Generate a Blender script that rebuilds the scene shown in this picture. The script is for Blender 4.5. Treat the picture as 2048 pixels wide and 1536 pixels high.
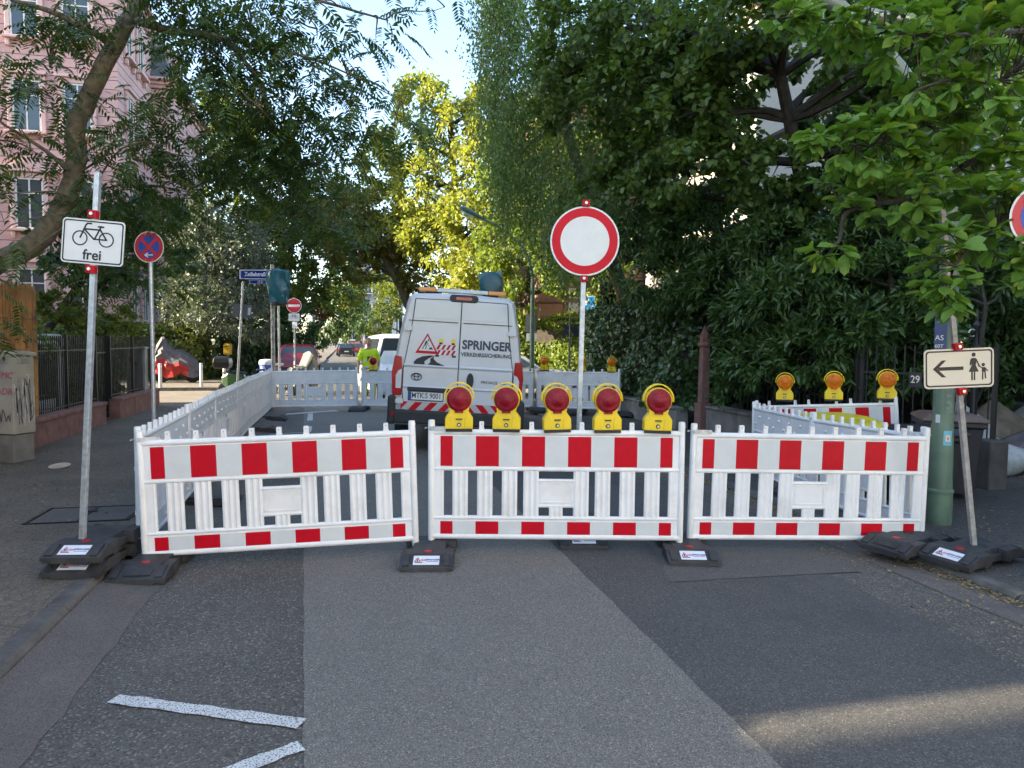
import bpy, math, random
import numpy as np
from mathutils import Vector, Matrix, Euler
for _o in list(bpy.data.objects): bpy.data.objects.remove(_o)
S = bpy.context.scene; C = S.collection
R = math.radians; PI = math.pi
random.seed(7); rng = np.random.default_rng(7)

# ---------------------------------------------------------------- camera
cd = bpy.data.cameras.new('camera'); cam = bpy.data.objects.new('camera', cd); C.objects.link(cam)
cd.sensor_width = 36; cd.lens = 36*1420/2048; cd.clip_start = .05; cd.clip_end = 3000
cam.matrix_world = Matrix.Translation((0, 0, 1.81)) @ Matrix.Rotation(PI/2-math.atan(83/1420), 4, 'X') @ Matrix.Rotation(R(.5), 4, 'Z')
S.camera = cam
# ---------------------------------------------------------------- sky, sun, exposure
SUN_EL, SUN_AZ = 20.0, 14.0          # light travels towards +x, 14 degrees round to +y: down the side street
wd = bpy.data.worlds.new('World'); S.world = wd; wd.use_nodes = True
wn = wd.node_tree.nodes; wl = wd.node_tree.links
sky = wn.new('ShaderNodeTexSky'); sky.sky_type = 'NISHITA'; sky.sun_disc = False
sky.sun_elevation = R(SUN_EL); sky.sun_rotation = math.atan2(-math.cos(R(SUN_AZ)), -math.sin(R(SUN_AZ)))
sky.air_density = 1.0; sky.dust_density = 1.1; sky.ozone_density = 1.2
wl.new(sky.outputs[0], wn['Background'].inputs[0]); wn['Background'].inputs[1].default_value = .15
sd = bpy.data.lights.new('sun', 'SUN'); sd.energy = 5.0; sd.angle = R(.5); sd.color = (1, .84, .60)
sun = bpy.data.objects.new('sun', sd); C.objects.link(sun)
_L = Vector((math.cos(R(SUN_AZ))*math.cos(R(SUN_EL)), math.sin(R(SUN_AZ))*math.cos(R(SUN_EL)), -math.sin(R(SUN_EL))))
sun.rotation_euler = _L.to_track_quat('-Z', 'Y').to_euler(); sun.location = (-20, -10, 20)
S.view_settings.view_transform = 'Standard'; S.view_settings.look = 'None'; S.view_settings.gamma = 1
S.view_settings.exposure = 2.2
S.cycles.max_bounces = 6; S.cycles.diffuse_bounces = 3; S.cycles.transmission_bounces = 4; S.cycles.transparent_max_bounces = 8
S.cycles.caustics_reflective = False; S.cycles.caustics_refractive = False
try: S.cycles.use_denoising = True
except Exception: pass

# ---------------------------------------------------------------- frames
RC, RS = math.cos(R(13.2)), math.sin(R(13.2))        # the street runs 13.2 degrees left of the view
def W(p, q, z=0): return Vector((p*RC-q*RS, p*RS+q*RC, z))
ST = R(13.2)                                          # z rotation of street-aligned things
def crown_z(p):                                       # camber of the carriageway
    t = (p-1.45)/3.2
    return .004+.055*max(0, 1-t*t)
# ---------------------------------------------------------------- mesh builder
class MB:
    def __init__(s): s.v = []; s.f = []; s.m = []; s.k = 0
    def add(s, vs, fs, k=None):
        b = len(s.v); s.v += [tuple(v) for v in vs]
        for f in fs: s.f.append([b+i for i in f]); s.m.append(s.k if k is None else k)
        return s
    def box(s, c, d, rot=None, k=None):
        x, y, z = d[0]/2, d[1]/2, d[2]/2
        vs = [Vector((i*x, j*y, l*z)) for i in (-1, 1) for j in (-1, 1) for l in (-1, 1)]
        if rot: e = Euler(rot).to_matrix(); vs = [e @ v for v in vs]
        vs = [v+Vector(c) for v in vs]
        return s.add(vs, [(0,1,3,2),(4,6,7,5),(0,4,5,1),(2,3,7,6),(0,2,6,4),(1,5,7,3)], k)
    def prism(s, poly, y0, y1, k=None, ax='y'):          # outline in xz, extruded along y (or xy along z, yz along x)
        n = len(poly)
        def P(a, b, h): return {'y': (a, h, b), 'z': (a, b, h), 'x': (h, a, b)}[ax]
        vs = [P(a, b, y0) for a, b in poly]+[P(a, b, y1) for a, b in poly]
        fs = [list(range(n)), list(range(2*n-1, n-1, -1))]+[(i, n+i, n+(i+1) % n, (i+1) % n) for i in range(n)]
        if ax == 'z': fs = [list(reversed(f)) for f in fs]
        return s.add(vs, fs, k)
    def tube(s, pts, r, n=8, k=None, cap=True):
        pts = [Vector(p) for p in pts]; m = len(pts)
        rs = r if isinstance(r, (list, tuple)) else [r]*m
        vs = []; up = None
        for i, p in enumerate(pts):
            d = (pts[min(i+1, m-1)]-pts[max(i-1, 0)]).normalized()
            if up is None: up = Vector((0, 0, 1)) if abs(d.z) < .9 else Vector((1, 0, 0))
            a = d.cross(up)
            if a.length < 1e-4: a = d.orthogonal()
            a.normalize(); b = a.cross(d); up = b
            for j in range(n):
                t = 2*PI*j/n; vs.append(p+a*math.cos(t)*rs[i]+b*math.sin(t)*rs[i])
        fs = [(i*n+j, i*n+(j+1) % n, (i+1)*n+(j+1) % n, (i+1)*n+j) for i in range(m-1) for j in range(n)]
        if cap: fs += [list(range(n-1, -1, -1)), list(range((m-1)*n, m*n))]
        return s.add(vs, fs, k)
    def lathe(s, prof, c=(0, 0, 0), n=20, ax='z', k=None):   # profile (r, h)
        vs = []
        for r_, h in prof:
            for j in range(n):
                t = 2*PI*j/n; a, b = r_*math.cos(t), r_*math.sin(t)
                v = {'z': (a, b, h), 'y': (a, h, b), 'x': (h, a, b)}[ax]
                vs.append((v[0]+c[0], v[1]+c[1], v[2]+c[2]))
        m = len(prof)
        fs = [(i*n+j, i*n+(j+1) % n, (i+1)*n+(j+1) % n, (i+1)*n+j) for i in range(m-1) for j in range(n)]
        fs += [list(range(n-1, -1, -1)), list(range((m-1)*n, m*n))]
        if ax == 'y': fs = [list(reversed(f)) for f in fs]
        return s.add(vs, fs, k)
    def disc(s, c, r, n=32, y=None, k=None, r0=None, a0=0, a1=2*PI):  # flat in xz facing -y ; ring when r0
        pts = [(math.cos(a0+(a1-a0)*j/n), math.sin(a0+(a1-a0)*j/n)) for j in range(n+1)]
        if r0 is None:
            vs = [(c[0]+r*a, c[1], c[2]+r*b) for a, b in pts]
            return s.add(vs, [list(range(len(vs)))], k)
        vs = [(c[0]+r*a, c[1], c[2]+r*b) for a, b in pts]+[(c[0]+r0*a, c[1], c[2]+r0*b) for a, b in pts]
        return s.add(vs, [(j, j+1, n+2+j, n+1+j) for j in range(n)], k)
    def loft(s, rings, k=None, cap=True):
        n = len(rings[0]); vs = [p for r_ in rings for p in r_]
        fs = [(i*n+j, i*n+(j+1) % n, (i+1)*n+(j+1) % n, (i+1)*n+j) for i in range(len(rings)-1) for j in range(n)]
        if cap: fs += [list(range(n-1, -1, -1)), list(range((len(rings)-1)*n, len(rings)*n))]
        return s.add(vs, fs, k)
    def mesh(s, name, mats, smooth=False):
        me = bpy.data.meshes.new(name); me.from_pydata(s.v, [], s.f)
        for m in (mats if isinstance(mats, (list, tuple)) else [mats]): me.materials.append(m)
        if max(s.m, default=0) > 0: me.polygons.foreach_set('material_index', s.m)
        me.validate(); me.update()
        if smooth: me.polygons.foreach_set('use_smooth', [True]*len(me.polygons)); me.set_sharp_from_angle(angle=R(38))
        return me
    def build(s, name, mats, parent=None, loc=None, rot=None, smooth=False, bevel=0, fix=False):
        me = s.mesh(name, mats, smooth)
        if fix:
            import bmesh
            b = bmesh.new(); b.from_mesh(me); bmesh.ops.recalc_face_normals(b, faces=b.faces); b.to_mesh(me); b.free()
        return put(name, me, parent, loc, rot, bevel)
def put(name, me, parent=None, loc=None, rot=None, bevel=0):
    o = bpy.data.objects.new(name, me); C.objects.link(o)
    if parent: o.parent = parent
    if loc is not None: o.location = loc
    if rot is not None: o.rotation_euler = rot
    if bevel:
        b = o.modifiers.new('bevel', 'BEVEL'); b.width = bevel; b.segments = 2; b.limit_method = 'ANGLE'; b.angle_limit = R(40)
    return o
def thing(name, label, cat, loc=(0, 0, 0), rot=0, group=None):
    o = bpy.data.objects.new(name, None); C.objects.link(o); o.empty_display_size = .1
    o.location = loc; o.rotation_euler = rot if isinstance(rot, (tuple, list)) else (0, 0, rot)
    return tag(o, label, cat, group)
def tag(o, label=None, cat=None, group=None, kind=None):
    if label: o['label'] = label
    if cat: o['category'] = cat
    if group: o['group'] = group
    if kind: o['kind'] = kind
    return o
def dup(o, parent=None):
    c = o.copy(); C.objects.link(c)
    if parent: c.parent = parent
    for ch in o.children: dup(ch, c)
    return c
def text(body, size, parent, loc, mt, rot=(PI/2, 0, 0), name='lettering', align='CENTER', sx=1, bold=0, shear=0):
    cu = bpy.data.curves.new(name, 'FONT'); cu.body = body; cu.size = size; cu.align_x = align; cu.align_y = 'CENTER'
    cu.extrude = .0006; cu.offset = bold; cu.shear = shear; cu.resolution_u = 3; cu.materials.append(mt)
    tmp = bpy.data.objects.new(name, cu); me = bpy.data.meshes.new_from_object(tmp); bpy.data.objects.remove(tmp); me.name = name
    if not me.materials: me.materials.append(mt)
    o = put(name, me, parent, loc, rot); o.scale = (sx, 1, 1)
    return o
# ---------------------------------------------------------------- materials
_mc = {}
def mat(name, col, rough=.6, metal=0, var=.12, scale=6, bump=0, bscale=60, spec=.5, dirt=0, dcol=(.10, .085, .06), emit=0, coat=0):
    if name in _mc: return _mc[name]
    m = bpy.data.materials.new(name); m.use_nodes = True; nt = m.node_tree; N = nt.nodes; L = nt.links
    b = N['Principled BSDF']; b.inputs['Roughness'].default_value = rough; b.inputs['Metallic'].default_value = metal
    b.inputs['Specular IOR Level'].default_value = spec; b.inputs['Coat Weight'].default_value = coat
    tcn = N.new('ShaderNodeTexCoord'); oi = N.new('ShaderNodeObjectInfo'); va = N.new('ShaderNodeVectorMath'); va.operation = 'MULTIPLY_ADD'
    va.inputs[1].default_value = (23, 17, 31); L.new(oi.outputs['Random'], va.inputs[0]); L.new(tcn.outputs['Object'], va.inputs[2])
    class tc: outputs = {'Object': va.outputs[0]}
    if var or dirt:
        n1 = N.new('ShaderNodeTexNoise'); n1.inputs['Scale'].default_value = scale; n1.inputs['Detail'].default_value = 5
        L.new(tc.outputs['Object'], n1.inputs['Vector'])
        cr = N.new('ShaderNodeValToRGB'); e = cr.color_ramp.elements
        e[0].position = .3; e[1].position = .7
        e[0].color = (*[max(0, c*(1-var)) for c in col], 1); e[1].color = (*[min(1, c*(1+var)) for c in col], 1)
        L.new(n1.outputs['Fac'], cr.inputs[0]); out = cr.outputs[0]
        if dirt:
            n2 = N.new('ShaderNodeTexNoise'); n2.inputs['Scale'].default_value = scale*.45; n2.inputs['Detail'].default_value = 8; n2.inputs['Roughness'].default_value = .75
            L.new(tc.outputs['Object'], n2.inputs['Vector'])
            mr = N.new('ShaderNodeMapRange'); mr.inputs[1].default_value = .48; mr.inputs[2].default_value = .75; mr.inputs[4].default_value = dirt
            L.new(n2.outputs['Fac'], mr.inputs[0])
            mx = N.new('ShaderNodeMix'); mx.data_type = 'RGBA'; L.new(mr.outputs[0], mx.inputs[0]); L.new(out, mx.inputs[6]); mx.inputs[7].default_value = (*dcol, 1)
            out = mx.outputs[2]
        L.new(out, b.inputs['Base Color'])
    else: b.inputs['Base Color'].default_value = (*col, 1)
    if bump:
        n3 = N.new('ShaderNodeTexNoise'); n3.inputs['Scale'].default_value = bscale; n3.inputs['Detail'].default_value = 4
        L.new(tc.outputs['Object'], n3.inputs['Vector'])
        bp = N.new('ShaderNodeBump'); bp.inputs['Strength'].default_value = bump; bp.inputs['Distance'].default_value = .01
        L.new(n3.outputs['Fac'], bp.inputs['Height']); L.new(bp.outputs[0], b.inputs['Normal'])
    if emit: b.inputs['Emission Color'].default_value = (*col, 1); b.inputs['Emission Strength'].default_value = emit
    _mc[name] = m; return m
def leafmat(name, c0, c1, c2=None, trans=.35, rough=.45, tcol=None, spec=.4):
    m = bpy.data.materials.new(name); m.use_nodes = True; nt = m.node_tree; N = nt.nodes; L = nt.links
    b = N['Principled BSDF']; b.inputs['Roughness'].default_value = rough; b.inputs['Specular IOR Level'].default_value = spec
    g = N.new('ShaderNodeNewGeometry'); cr = N.new('ShaderNodeValToRGB'); e = cr.color_ramp.elements
    e[0].color = (*c0, 1); e[1].color = (*c1, 1)
    if c2: x = e.new(.93); x.color = (*c1, 1); e[2].position = 1.0; e[2].color = (*c2, 1)
    L.new(g.outputs['Random Per Island'], cr.inputs[0]); L.new(cr.outputs[0], b.inputs['Base Color'])
    t = N.new('ShaderNodeBsdfTranslucent'); mx = N.new('ShaderNodeMixShader'); mx.inputs[0].default_value = trans
    hs = N.new('ShaderNodeMix'); hs.data_type = 'RGBA'; hs.blend_type = 'MULTIPLY'; hs.inputs[0].default_value = 1
    hs.inputs[7].default_value = (*(tcol or (1.7, 1.6, .6)), 1); L.new(cr.outputs[0], hs.inputs[6])
    L.new(hs.outputs[2], t.inputs[0]); L.new(b.outputs[0], mx.inputs[1]); L.new(t.outputs[0], mx.inputs[2])
    L.new(mx.outputs[0], N['Material Output'].inputs[0]); return m
def asphalt(name, col, speck=.5, var=.18, grain=150, stain=None, bump=.5, cracks=0):
    m = bpy.data.materials.new(name); m.use_nodes = True; nt = m.node_tree; N = nt.nodes; L = nt.links
    b = N['Principled BSDF']; b.inputs['Roughness'].default_value = .82; b.inputs['Specular IOR Level'].default_value = .3
    tc = N.new('ShaderNodeTexCoord')
    def tex(t, sc, **kw):
        x = N.new(t); L.new(tc.outputs['Object'], x.inputs['Vector']); x.inputs['Scale'].default_value = sc
        for k, v in kw.items(): x.inputs[k].default_value = v
        return x
    def mix(a, bb, f, mode='MIX'):
        x = N.new('ShaderNodeMix'); x.data_type = 'RGBA'; x.blend_type = mode
        for i, s in ((0, f), (6, a), (7, bb)):
            if hasattr(s, 'is_linked'): L.new(s, x.inputs[i])
            else: x.inputs[i].default_value = s if i == 0 else (*s, 1)
        return x.outputs[2]
    def rng_(s, a, bb, c=0, d=1):
        x = N.new('ShaderNodeMapRange'); L.new(s, x.inputs[0])
        for i, v in enumerate((a, bb, c, d)): x.inputs[1+i].default_value = v
        return x.outputs[0]
    big = tex('ShaderNodeTexNoise', .9, Detail=6, Roughness=.6)
    vo = tex('ShaderNodeTexVoronoi', grain); sp = N.new('ShaderNodeSeparateColor'); L.new(vo.outputs['Color'], sp.inputs[0])
    fine = tex('ShaderNodeTexNoise', grain*.35, Detail=3)
    lo = tuple(c*(1-var) for c in col); hi = tuple(min(1, c*(1+var)) for c in col)
    c1 = mix(lo, hi, rng_(big.outputs['Fac'], .3, .7))
    c1 = mix(c1, tuple(c*.35 for c in col), rng_(sp.outputs[0], .0, .45, .75, 0))
    c1 = mix(c1, tuple(min(.6, c*2.6+.03) for c in col), rng_(sp.outputs[1], .80, 1, 0, speck))
    c1 = mix(c1, tuple(c*.6 for c in col), rng_(fine.outputs['Fac'], .55, .8, 0, .5))
    if stain:
        sn = tex('ShaderNodeTexNoise', stain[1], Detail=8, Roughness=.8)
        c1 = mix(c1, stain[0], rng_(sn.outputs['Fac'], stain[2], stain[2]+.16, 0, stain[3]))
    if cracks:
        v2 = tex('ShaderNodeTexVoronoi', cracks); v2.feature = 'DISTANCE_TO_EDGE'
        c1 = mix(c1, tuple(c*.4 for c in col), rng_(v2.outputs['Distance'], .0, .09, .6, 0))
    L.new(c1, b.inputs['Base Color'])
    bp = N.new('ShaderNodeBump'); bp.inputs['Strength'].default_value = bump; bp.inputs['Distance'].default_value = .006
    L.new(vo.outputs['Distance'], bp.inputs['Height']); L.new(bp.outputs[0], b.inputs['Normal'])
    return m
M_white = mat('white_plastic', (.80, .80, .79), .42, var=.04, scale=6, dirt=.42, dcol=(.42, .39, .33))
M_sheet = mat('white_sheeting', (.62, .65, .65), .32, var=.04, scale=8, dirt=.22, dcol=(.42, .42, .38))
M_red = mat('red_sheeting', (.50, .004, .016), .34, var=.06, scale=14, spec=.2)
M_redp = mat('red_plastic', (.45, .008, .015), .45, spec=.25)
M_galv = mat('galvanised_steel', (.48, .51, .53), .42, .55, var=.22, scale=28)
M_grey = mat('grey_metal', (.22, .24, .26), .5, .3)
M_alu = mat('aluminium', (.62, .62, .61), .35, .7, var=.08)
M_black = mat('black_print', (.012, .013, .018), .5, var=0)
M_rub = mat('recycled_rubber', (.030, .031, .033), .62, var=.35, scale=9, bump=.25, bscale=90, dirt=.35, dcol=(.12, .11, .095))
M_yel = mat('yellow_plastic', (.78, .56, .015), .38, var=.06, dirt=.12)
M_blue = mat('blue_sheeting', (.012, .055, .30), .35, var=.05)
M_enam = mat('blue_enamel', (.012, .03, .20), .2, var=.1)
M_cream = mat('cream_sheeting', (.66, .62, .52), .35, var=.03)
M_dark = mat('dark_steel', (.018, .02, .022), .45, .3, var=.3)
M_green = mat('green_paint', (.105, .17, .115), .45, var=.22, scale=5, dirt=.45, dcol=(.17, .16, .11))
M_bark = mat('bark', (.135, .115, .075), .9, var=.4, scale=14, bump=1, bscale=30)
M_barkd = mat('dark_bark', (.045, .038, .03), .9, var=.4, scale=10, bump=1, bscale=25)
M_glass = mat('window_glass', (.03, .04, .05), .06, var=0, spec=.9)
M_tyre = mat('tyre_rubber', (.018, .018, .019), .8, var=.2)
M_curb = mat('kerb_basalt', (.098, .092, .084), .85, var=.35, scale=7, bump=.6, bscale=70, dirt=.6, dcol=(.16, .14, .11))
M_soil = mat('garden_soil', (.05, .04, .028), .95, var=.4, scale=3, bump=.6, bscale=25)
M_sand = mat('red_sandstone', (.24, .125, .105), .85, var=.25, scale=6, bump=.4, bscale=60, dirt=.35, dcol=(.10, .075, .065))
# ================================================================ the ground
def struct(o): o['kind'] = 'structure'; return o
M_road = asphalt('old_asphalt', (.106, .098, .085), .75, .25, 105, stain=((.15, .13, .105), 2.2, .56, .6))
M_mid = asphalt('grey_asphalt', (.180, .168, .146), .55, .10, 170, stain=((.095, .09, .08), .9, .52, .6))
M_new = asphalt('dark_asphalt', (.088, .085, .079), .55, .12, 150, stain=((.055, .056, .058), .7, .52, .6))
M_pat = asphalt('patch_asphalt', (.115, .110, .10), .35, .15, 160)
M_gut = asphalt('gutter_asphalt', (.135, .118, .104), .25, .22, 190, stain=((.19, .165, .13), 2.6, .55, .7), bump=.25)
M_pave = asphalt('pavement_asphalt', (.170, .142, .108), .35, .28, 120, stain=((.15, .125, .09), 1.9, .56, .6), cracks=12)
M_paveR = asphalt('dark_pavement', (.085, .08, .072), .4, .25, 120, stain=((.16, .13, .09), 3, .6, .6), cracks=11)  # right pavement, darker base colour than the left
M_pave2 = asphalt('sunlit_paving', (.25, .215, .17), .3, .2, 90, stain=((.33, .28, .2), 1.5, .55, .5))  # beige paving, colour lightened to make the crossing look sunlit
g = MB(); g.add([(-900, -400, -.06), (900, -400, -.06), (900, 1500, -.06), (-900, 1500, -.06)], [(0, 1, 2, 3)])
struct(g.build('ground', M_soil))
def sheet(name, f0, f1, q0, q1, dz, m, nq=12, np_=10, zf=crown_z, parent=None):
    vs = []; fs = []
    for i in range(nq+1):
        q = q0+(q1-q0)*i/nq; a, b = (f0(q) if callable(f0) else f0), (f1(q) if callable(f1) else f1)
        for j in range(np_+1):
            p = a+(b-a)*j/np_; vs.append(W(p, q, (zf(p) if callable(zf) else zf)+dz))
    for i in range(nq):
        for j in range(np_):
            k = i*(np_+1)+j; fs.append((k, k+1, k+np_+2, k+np_+1))
    return MB().add(vs, fs).build(name, m, parent)
struct(sheet('road', -1.73, 4.62, -45, 260, 0, M_road, 40, 16))
def rag(q, a=.012): return a*(math.sin(q*7.3)+.7*math.sin(q*17.1+1)+.5*math.sin(q*41+2)+.4*math.sin(q*89))
seam = lambda q: -.18-.055*(q-3)+rag(q, .003)
struct(sheet('asphalt_strip', seam, lambda q: 1.75+rag(q, .004), -14, 22, .004, M_mid, 420, 8))
struct(sheet('asphalt_strip', lambda q: 1.75+rag(q, .004), lambda q: 3.65+rag(q, .03), -14, 22, .004, M_new, 420, 8))
struct(sheet('asphalt_patch', lambda q: 2.35+.25*math.sin(q*1.3), lambda q: 3.95+rag(q, .02), 4.72, 8.2, .008, M_pat, 60, 6))
struct(sheet('gutter', -1.73, lambda q: -1.33+rag(q, .008), -14, 20, .004, M_gut, 300, 4, lambda p: crown_z(p)+.052*max(0, (-1.36-p)/.37)**1.3))
struct(sheet('gutter', lambda q: 4.22+.02*math.sin(q*4), 4.62, -14, 20, .004, M_gut, 60, 3))
struct(sheet('cross_street', -90, 90, 20.8, 27.2, -.012, M_pave2, 6, 20, 0.0))
struct(sheet('pavement', -5.6, -1.87, -45, 20.8, 0, M_pave, 30, 8, .10))
struct(sheet('pavement', -80, -1.87, 27.2, 33, 0, M_pave2, 6, 8, .10))
struct(sheet('pavement', -6, -1.87, 33, 260, 0, M_pave, 6, 3, .10))
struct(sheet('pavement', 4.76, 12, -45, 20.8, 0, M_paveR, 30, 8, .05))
struct(sheet('pavement', 4.76, 80, 27.2, 31, 0, M_pave2, 6, 8, .10))
struct(sheet('pavement', 4.76, 8, 31, 260, 0, M_pave, 6, 3, .10))
# kerb stones
ks = MB(); ks.prism([(-.07, -.1), (.07, -.1), (.07, .075), (.045, .108), (-.07, .108)], 0, .985)
ksm = ks.mesh('kerb_stone', M_curb)
kl = struct(thing('kerb', None, None)); kr = struct(thing('kerb', None, None))
for i in range(-2, 21):
    a = put('kerb_stone', ksm, kl, W(-1.80, i, random.uniform(-.006, .002)), (random.uniform(-.008, .008), random.uniform(-.03, .03), ST+random.uniform(-.006, .006)), .012)
    b = put('kerb_stone', ksm, kr, W(4.69, i+.985, random.uniform(-.01, .01)-.045), (0, random.uniform(-.02, .02), ST+PI), .012)
for i in range(28, 70, 1):
    put('kerb_stone', ksm, kl, W(-1.80, i, 0), (0, 0, ST)); put('kerb_stone', ksm, kr, W(4.69, i+.985, 0), (0, 0, ST+PI))
for i in range(2, 24):
    put('kerb_stone', ksm, kl, W(-1.9-i, 27.27, 0), (0, 0, ST-PI/2)); put('kerb_stone', ksm, kl, W(-1.9-i+.985, 20.73, 0), (0, 0, ST+PI/2))
# worn paint
def paint(name):
    m = mat(name, (.62, .63, .60), .7, var=.08); N = m.node_tree.nodes; L = m.node_tree.links; b = N['Principled BSDF']
    src = b.inputs['Base Color'].links[0].from_socket
    tc = N.new('ShaderNodeTexCoord'); n = N.new('ShaderNodeTexNoise'); n.inputs['Scale'].default_value = 120; n.inputs['Detail'].default_value = 5
    L.new(tc.outputs['Object'], n.inputs['Vector']); mr = N.new('ShaderNodeMapRange'); mr.inputs[1].default_value = .54; mr.inputs[2].default_value = .60
    L.new(n.outputs['Fac'], mr.inputs[0]); mx = N.new('ShaderNodeMix'); mx.data_type = 'RGBA'
    L.new(mr.outputs[0], mx.inputs[0]); L.new(src, mx.inputs[6]); mx.inputs[7].default_value = (.06, .06, .058, 1); L.new(mx.outputs[2], b.inputs['Base Color'])
    return m
M_paint = paint('worn_road_paint')
def stripe(a, b, w, dz=.009, n=14, jag=.012, name='road_marking'):    # a, b in street coordinates
    A, B = Vector(a), Vector(b); d = (B-A).normalized(); t = Vector((-d.y, d.x)); vs = []
    for i in range(n+1):
        c = A+(B-A)*i/n
        for s in (-1, 1):
            e = c+t*s*(w/2+random.uniform(-jag, jag)*.5); vs.append(W(e.x, e.y, crown_z(e.x)+dz))
    struct(MB().add(vs, [(2*i, 2*i+1, 2*i+3, 2*i+2) for i in range(n)]).build(name, M_paint))
stripe((-1.13, 3.78), (-.205, 3.30), .085); stripe((-.62, 2.93), (-.195, 3.12), .085)
stripe((-.72, 14.2), (-.74, 15.2), .12); stripe((-.78, 16.3), (-.84, 17.9), .12); stripe((-1.72, 14.15), (-.72, 14.2), .05)
stripe((-1.7, 17.9), (-.2, 18.4), .3); stripe((.6, 27.6), (4.4, 27.6), .25, .006); stripe((-1.5, 42), (4.4, 42), .2, .006)
# manhole cover in the left pavement
mh = thing('manhole_cover', 'rectangular manhole cover set flush in the left pavement', 'manhole cover', W(-2.45, 7.6, .10), ST)
mf = MB()
for x, y, a, b in ((0, .31, .9, .03), (0, -.31, .9, .03), (-.435, 0, .03, .6), (.435, 0, .03, .6), (0, 0, .02, .6)): mf.box((x, y, .004), (a, b, .012))
mf.build('frame', M_dark, mh)
for sx in (-1, 1): MB().box((sx*.213, 0, .002), (.39, .57, .01)).build('slab', M_gut, mh)
MB().box((0, .1, .012), (.1, .07, .006)).build('lifting_plate', M_dark, mh)

# ================================================================ foliage tools
def norm(a): return a/np.maximum(np.linalg.norm(a, axis=1, keepdims=True), 1e-9)
def leaf_mesh(name, P, axis, up, size, tv, tf, m):
    """one mesh of len(P) leaves; template tv (x width, y length, z normal), tf its faces"""
    P = np.asarray(P, float); n = len(P); tv = np.asarray(tv, float); k = len(tv)
    Y = norm(np.asarray(axis, float)); X = norm(np.cross(Y, up)); Z = np.cross(X, Y)
    s = np.asarray(size, float).reshape(-1, 1, 1)
    V = P[:, None, :]+s*(tv[None, :, 0:1]*X[:, None, :]+tv[None, :, 1:2]*Y[:, None, :]+tv[None, :, 2:3]*Z[:, None, :])
    ln = [len(f) for f in tf]; flat = np.concatenate([np.asarray(f) for f in tf])
    idx = (flat[None, :]+(np.arange(n)*k)[:, None]).ravel(); tot = np.tile(ln, n)
    me = bpy.data.meshes.new(name); me.vertices.add(n*k); me.vertices.foreach_set('co', V.ravel())
    me.loops.add(len(idx)); me.loops.foreach_set('vertex_index', idx.astype(np.int32))
    me.polygons.add(len(tot)); st = np.concatenate([[0], np.cumsum(tot)[:-1]])
    me.polygons.foreach_set('loop_start', st.astype(np.int32)); me.polygons.foreach_set('loop_total', tot.astype(np.int32))
    me.materials.append(m); me.update(calc_edges=True); return me
LEAF4 = ([(0, 0, 0), (-.28, .45, .06), (0, 1, -.05), (.28, .45, .06)], [(0, 3, 2, 1)])
LANCE = ([(0, 0, 0), (-.14, .35, .05), (-.10, .7, .03), (0, 1, -.08), (.10, .7, .03), (.14, .35, .05), (0, .5, 0)], [(0, 6, 1), (1, 6, 2), (2, 6, 3), (3, 6, 4), (4, 6, 5), (5, 6, 0)])
OBOV = ([(0, 0, 0), (-.13, .22, .02), (-.25, .55, .05), (-.19, .82, .03), (0, 1, -.07), (.19, .82, .03), (.25, .55, .05), (.13, .22, .02), (0, .3, -.03), (0, .7, -.035)],
        [(0, 8, 1), (1, 8, 9, 2), (2, 9, 3), (3, 9, 4), (4, 9, 5), (5, 9, 6), (6, 9, 8, 7), (7, 8, 0)])
_mp = [(0, 0), (-.22, .05), (-.5, .12), (-.38, .3), (-.62, .52), (-.33, .56), (-.30, .72), (0, 1.05), (.30, .72), (.33, .56), (.62, .52), (.38, .3), (.5, .12), (.22, .05)]
MAPLE = ([(x, y, abs(x)*.12-.06*y) for x, y in _mp]+[(0, .42, 0)], [(i, 14, (i+1) % 14) for i in range(14)])
IVY = ([(0, 0, 0), (-.42, .1, .06), (-.4, .45, .05), (0, 1, -.06), (.4, .45, .05), (.42, .1, .06), (0, .4, 0)], [(0, 6, 1), (1, 6, 2), (2, 6, 3), (3, 6, 4), (4, 6, 5), (5, 6, 0)])
def rdir(n): return norm(rng.normal(size=(n, 3)))
def blob_points(blobs, n, shell=.55):
    """points in a union of ellipsoids (x,y,z,rx,ry,rz[,weight]), denser towards the shell, broken into clumps"""
    w = np.array([(b[6] if len(b) > 6 else 1)*(b[3]*b[4]*b[5])**(2/3) for b in blobs]); w /= w.sum()
    cnt = rng.multinomial(n, w); out = []; nrm = []
    for b, c in zip(blobs, cnt):
        if c == 0: continue
        nc = max(4, c//60); cd_ = rdir(nc); cr = rng.uniform(shell, 1.0, nc)**.7
        j = rng.integers(0, nc, c); rr = np.array(b[3:6])
        q = cd_[j]*cr[j][:, None]+rng.normal(size=(c, 3))*.13
        out.append(q*rr+np.array(b[:3])); nrm.append(norm(q))
    return np.concatenate(out), np.concatenate(nrm)
def crown(parent, blobs, n, size, m, tmpl=LEAF4, droop=.35, shell=.5, name='crown', flat=.5):
    P, Nn = blob_points(blobs, n, shell); k = len(P)
    ax = norm(Nn*.7+rdir(k)*.8+np.array([0, 0, -droop])); up = norm(np.array([0, 0, 1.])*flat+rdir(k)*.9)
    me = leaf_mesh(name, P, ax, up, size*rng.uniform(.6, 1.25, k), *tmpl, m)
    o = put(name, me, parent); o['kind'] = 'stuff'; return o
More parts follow.
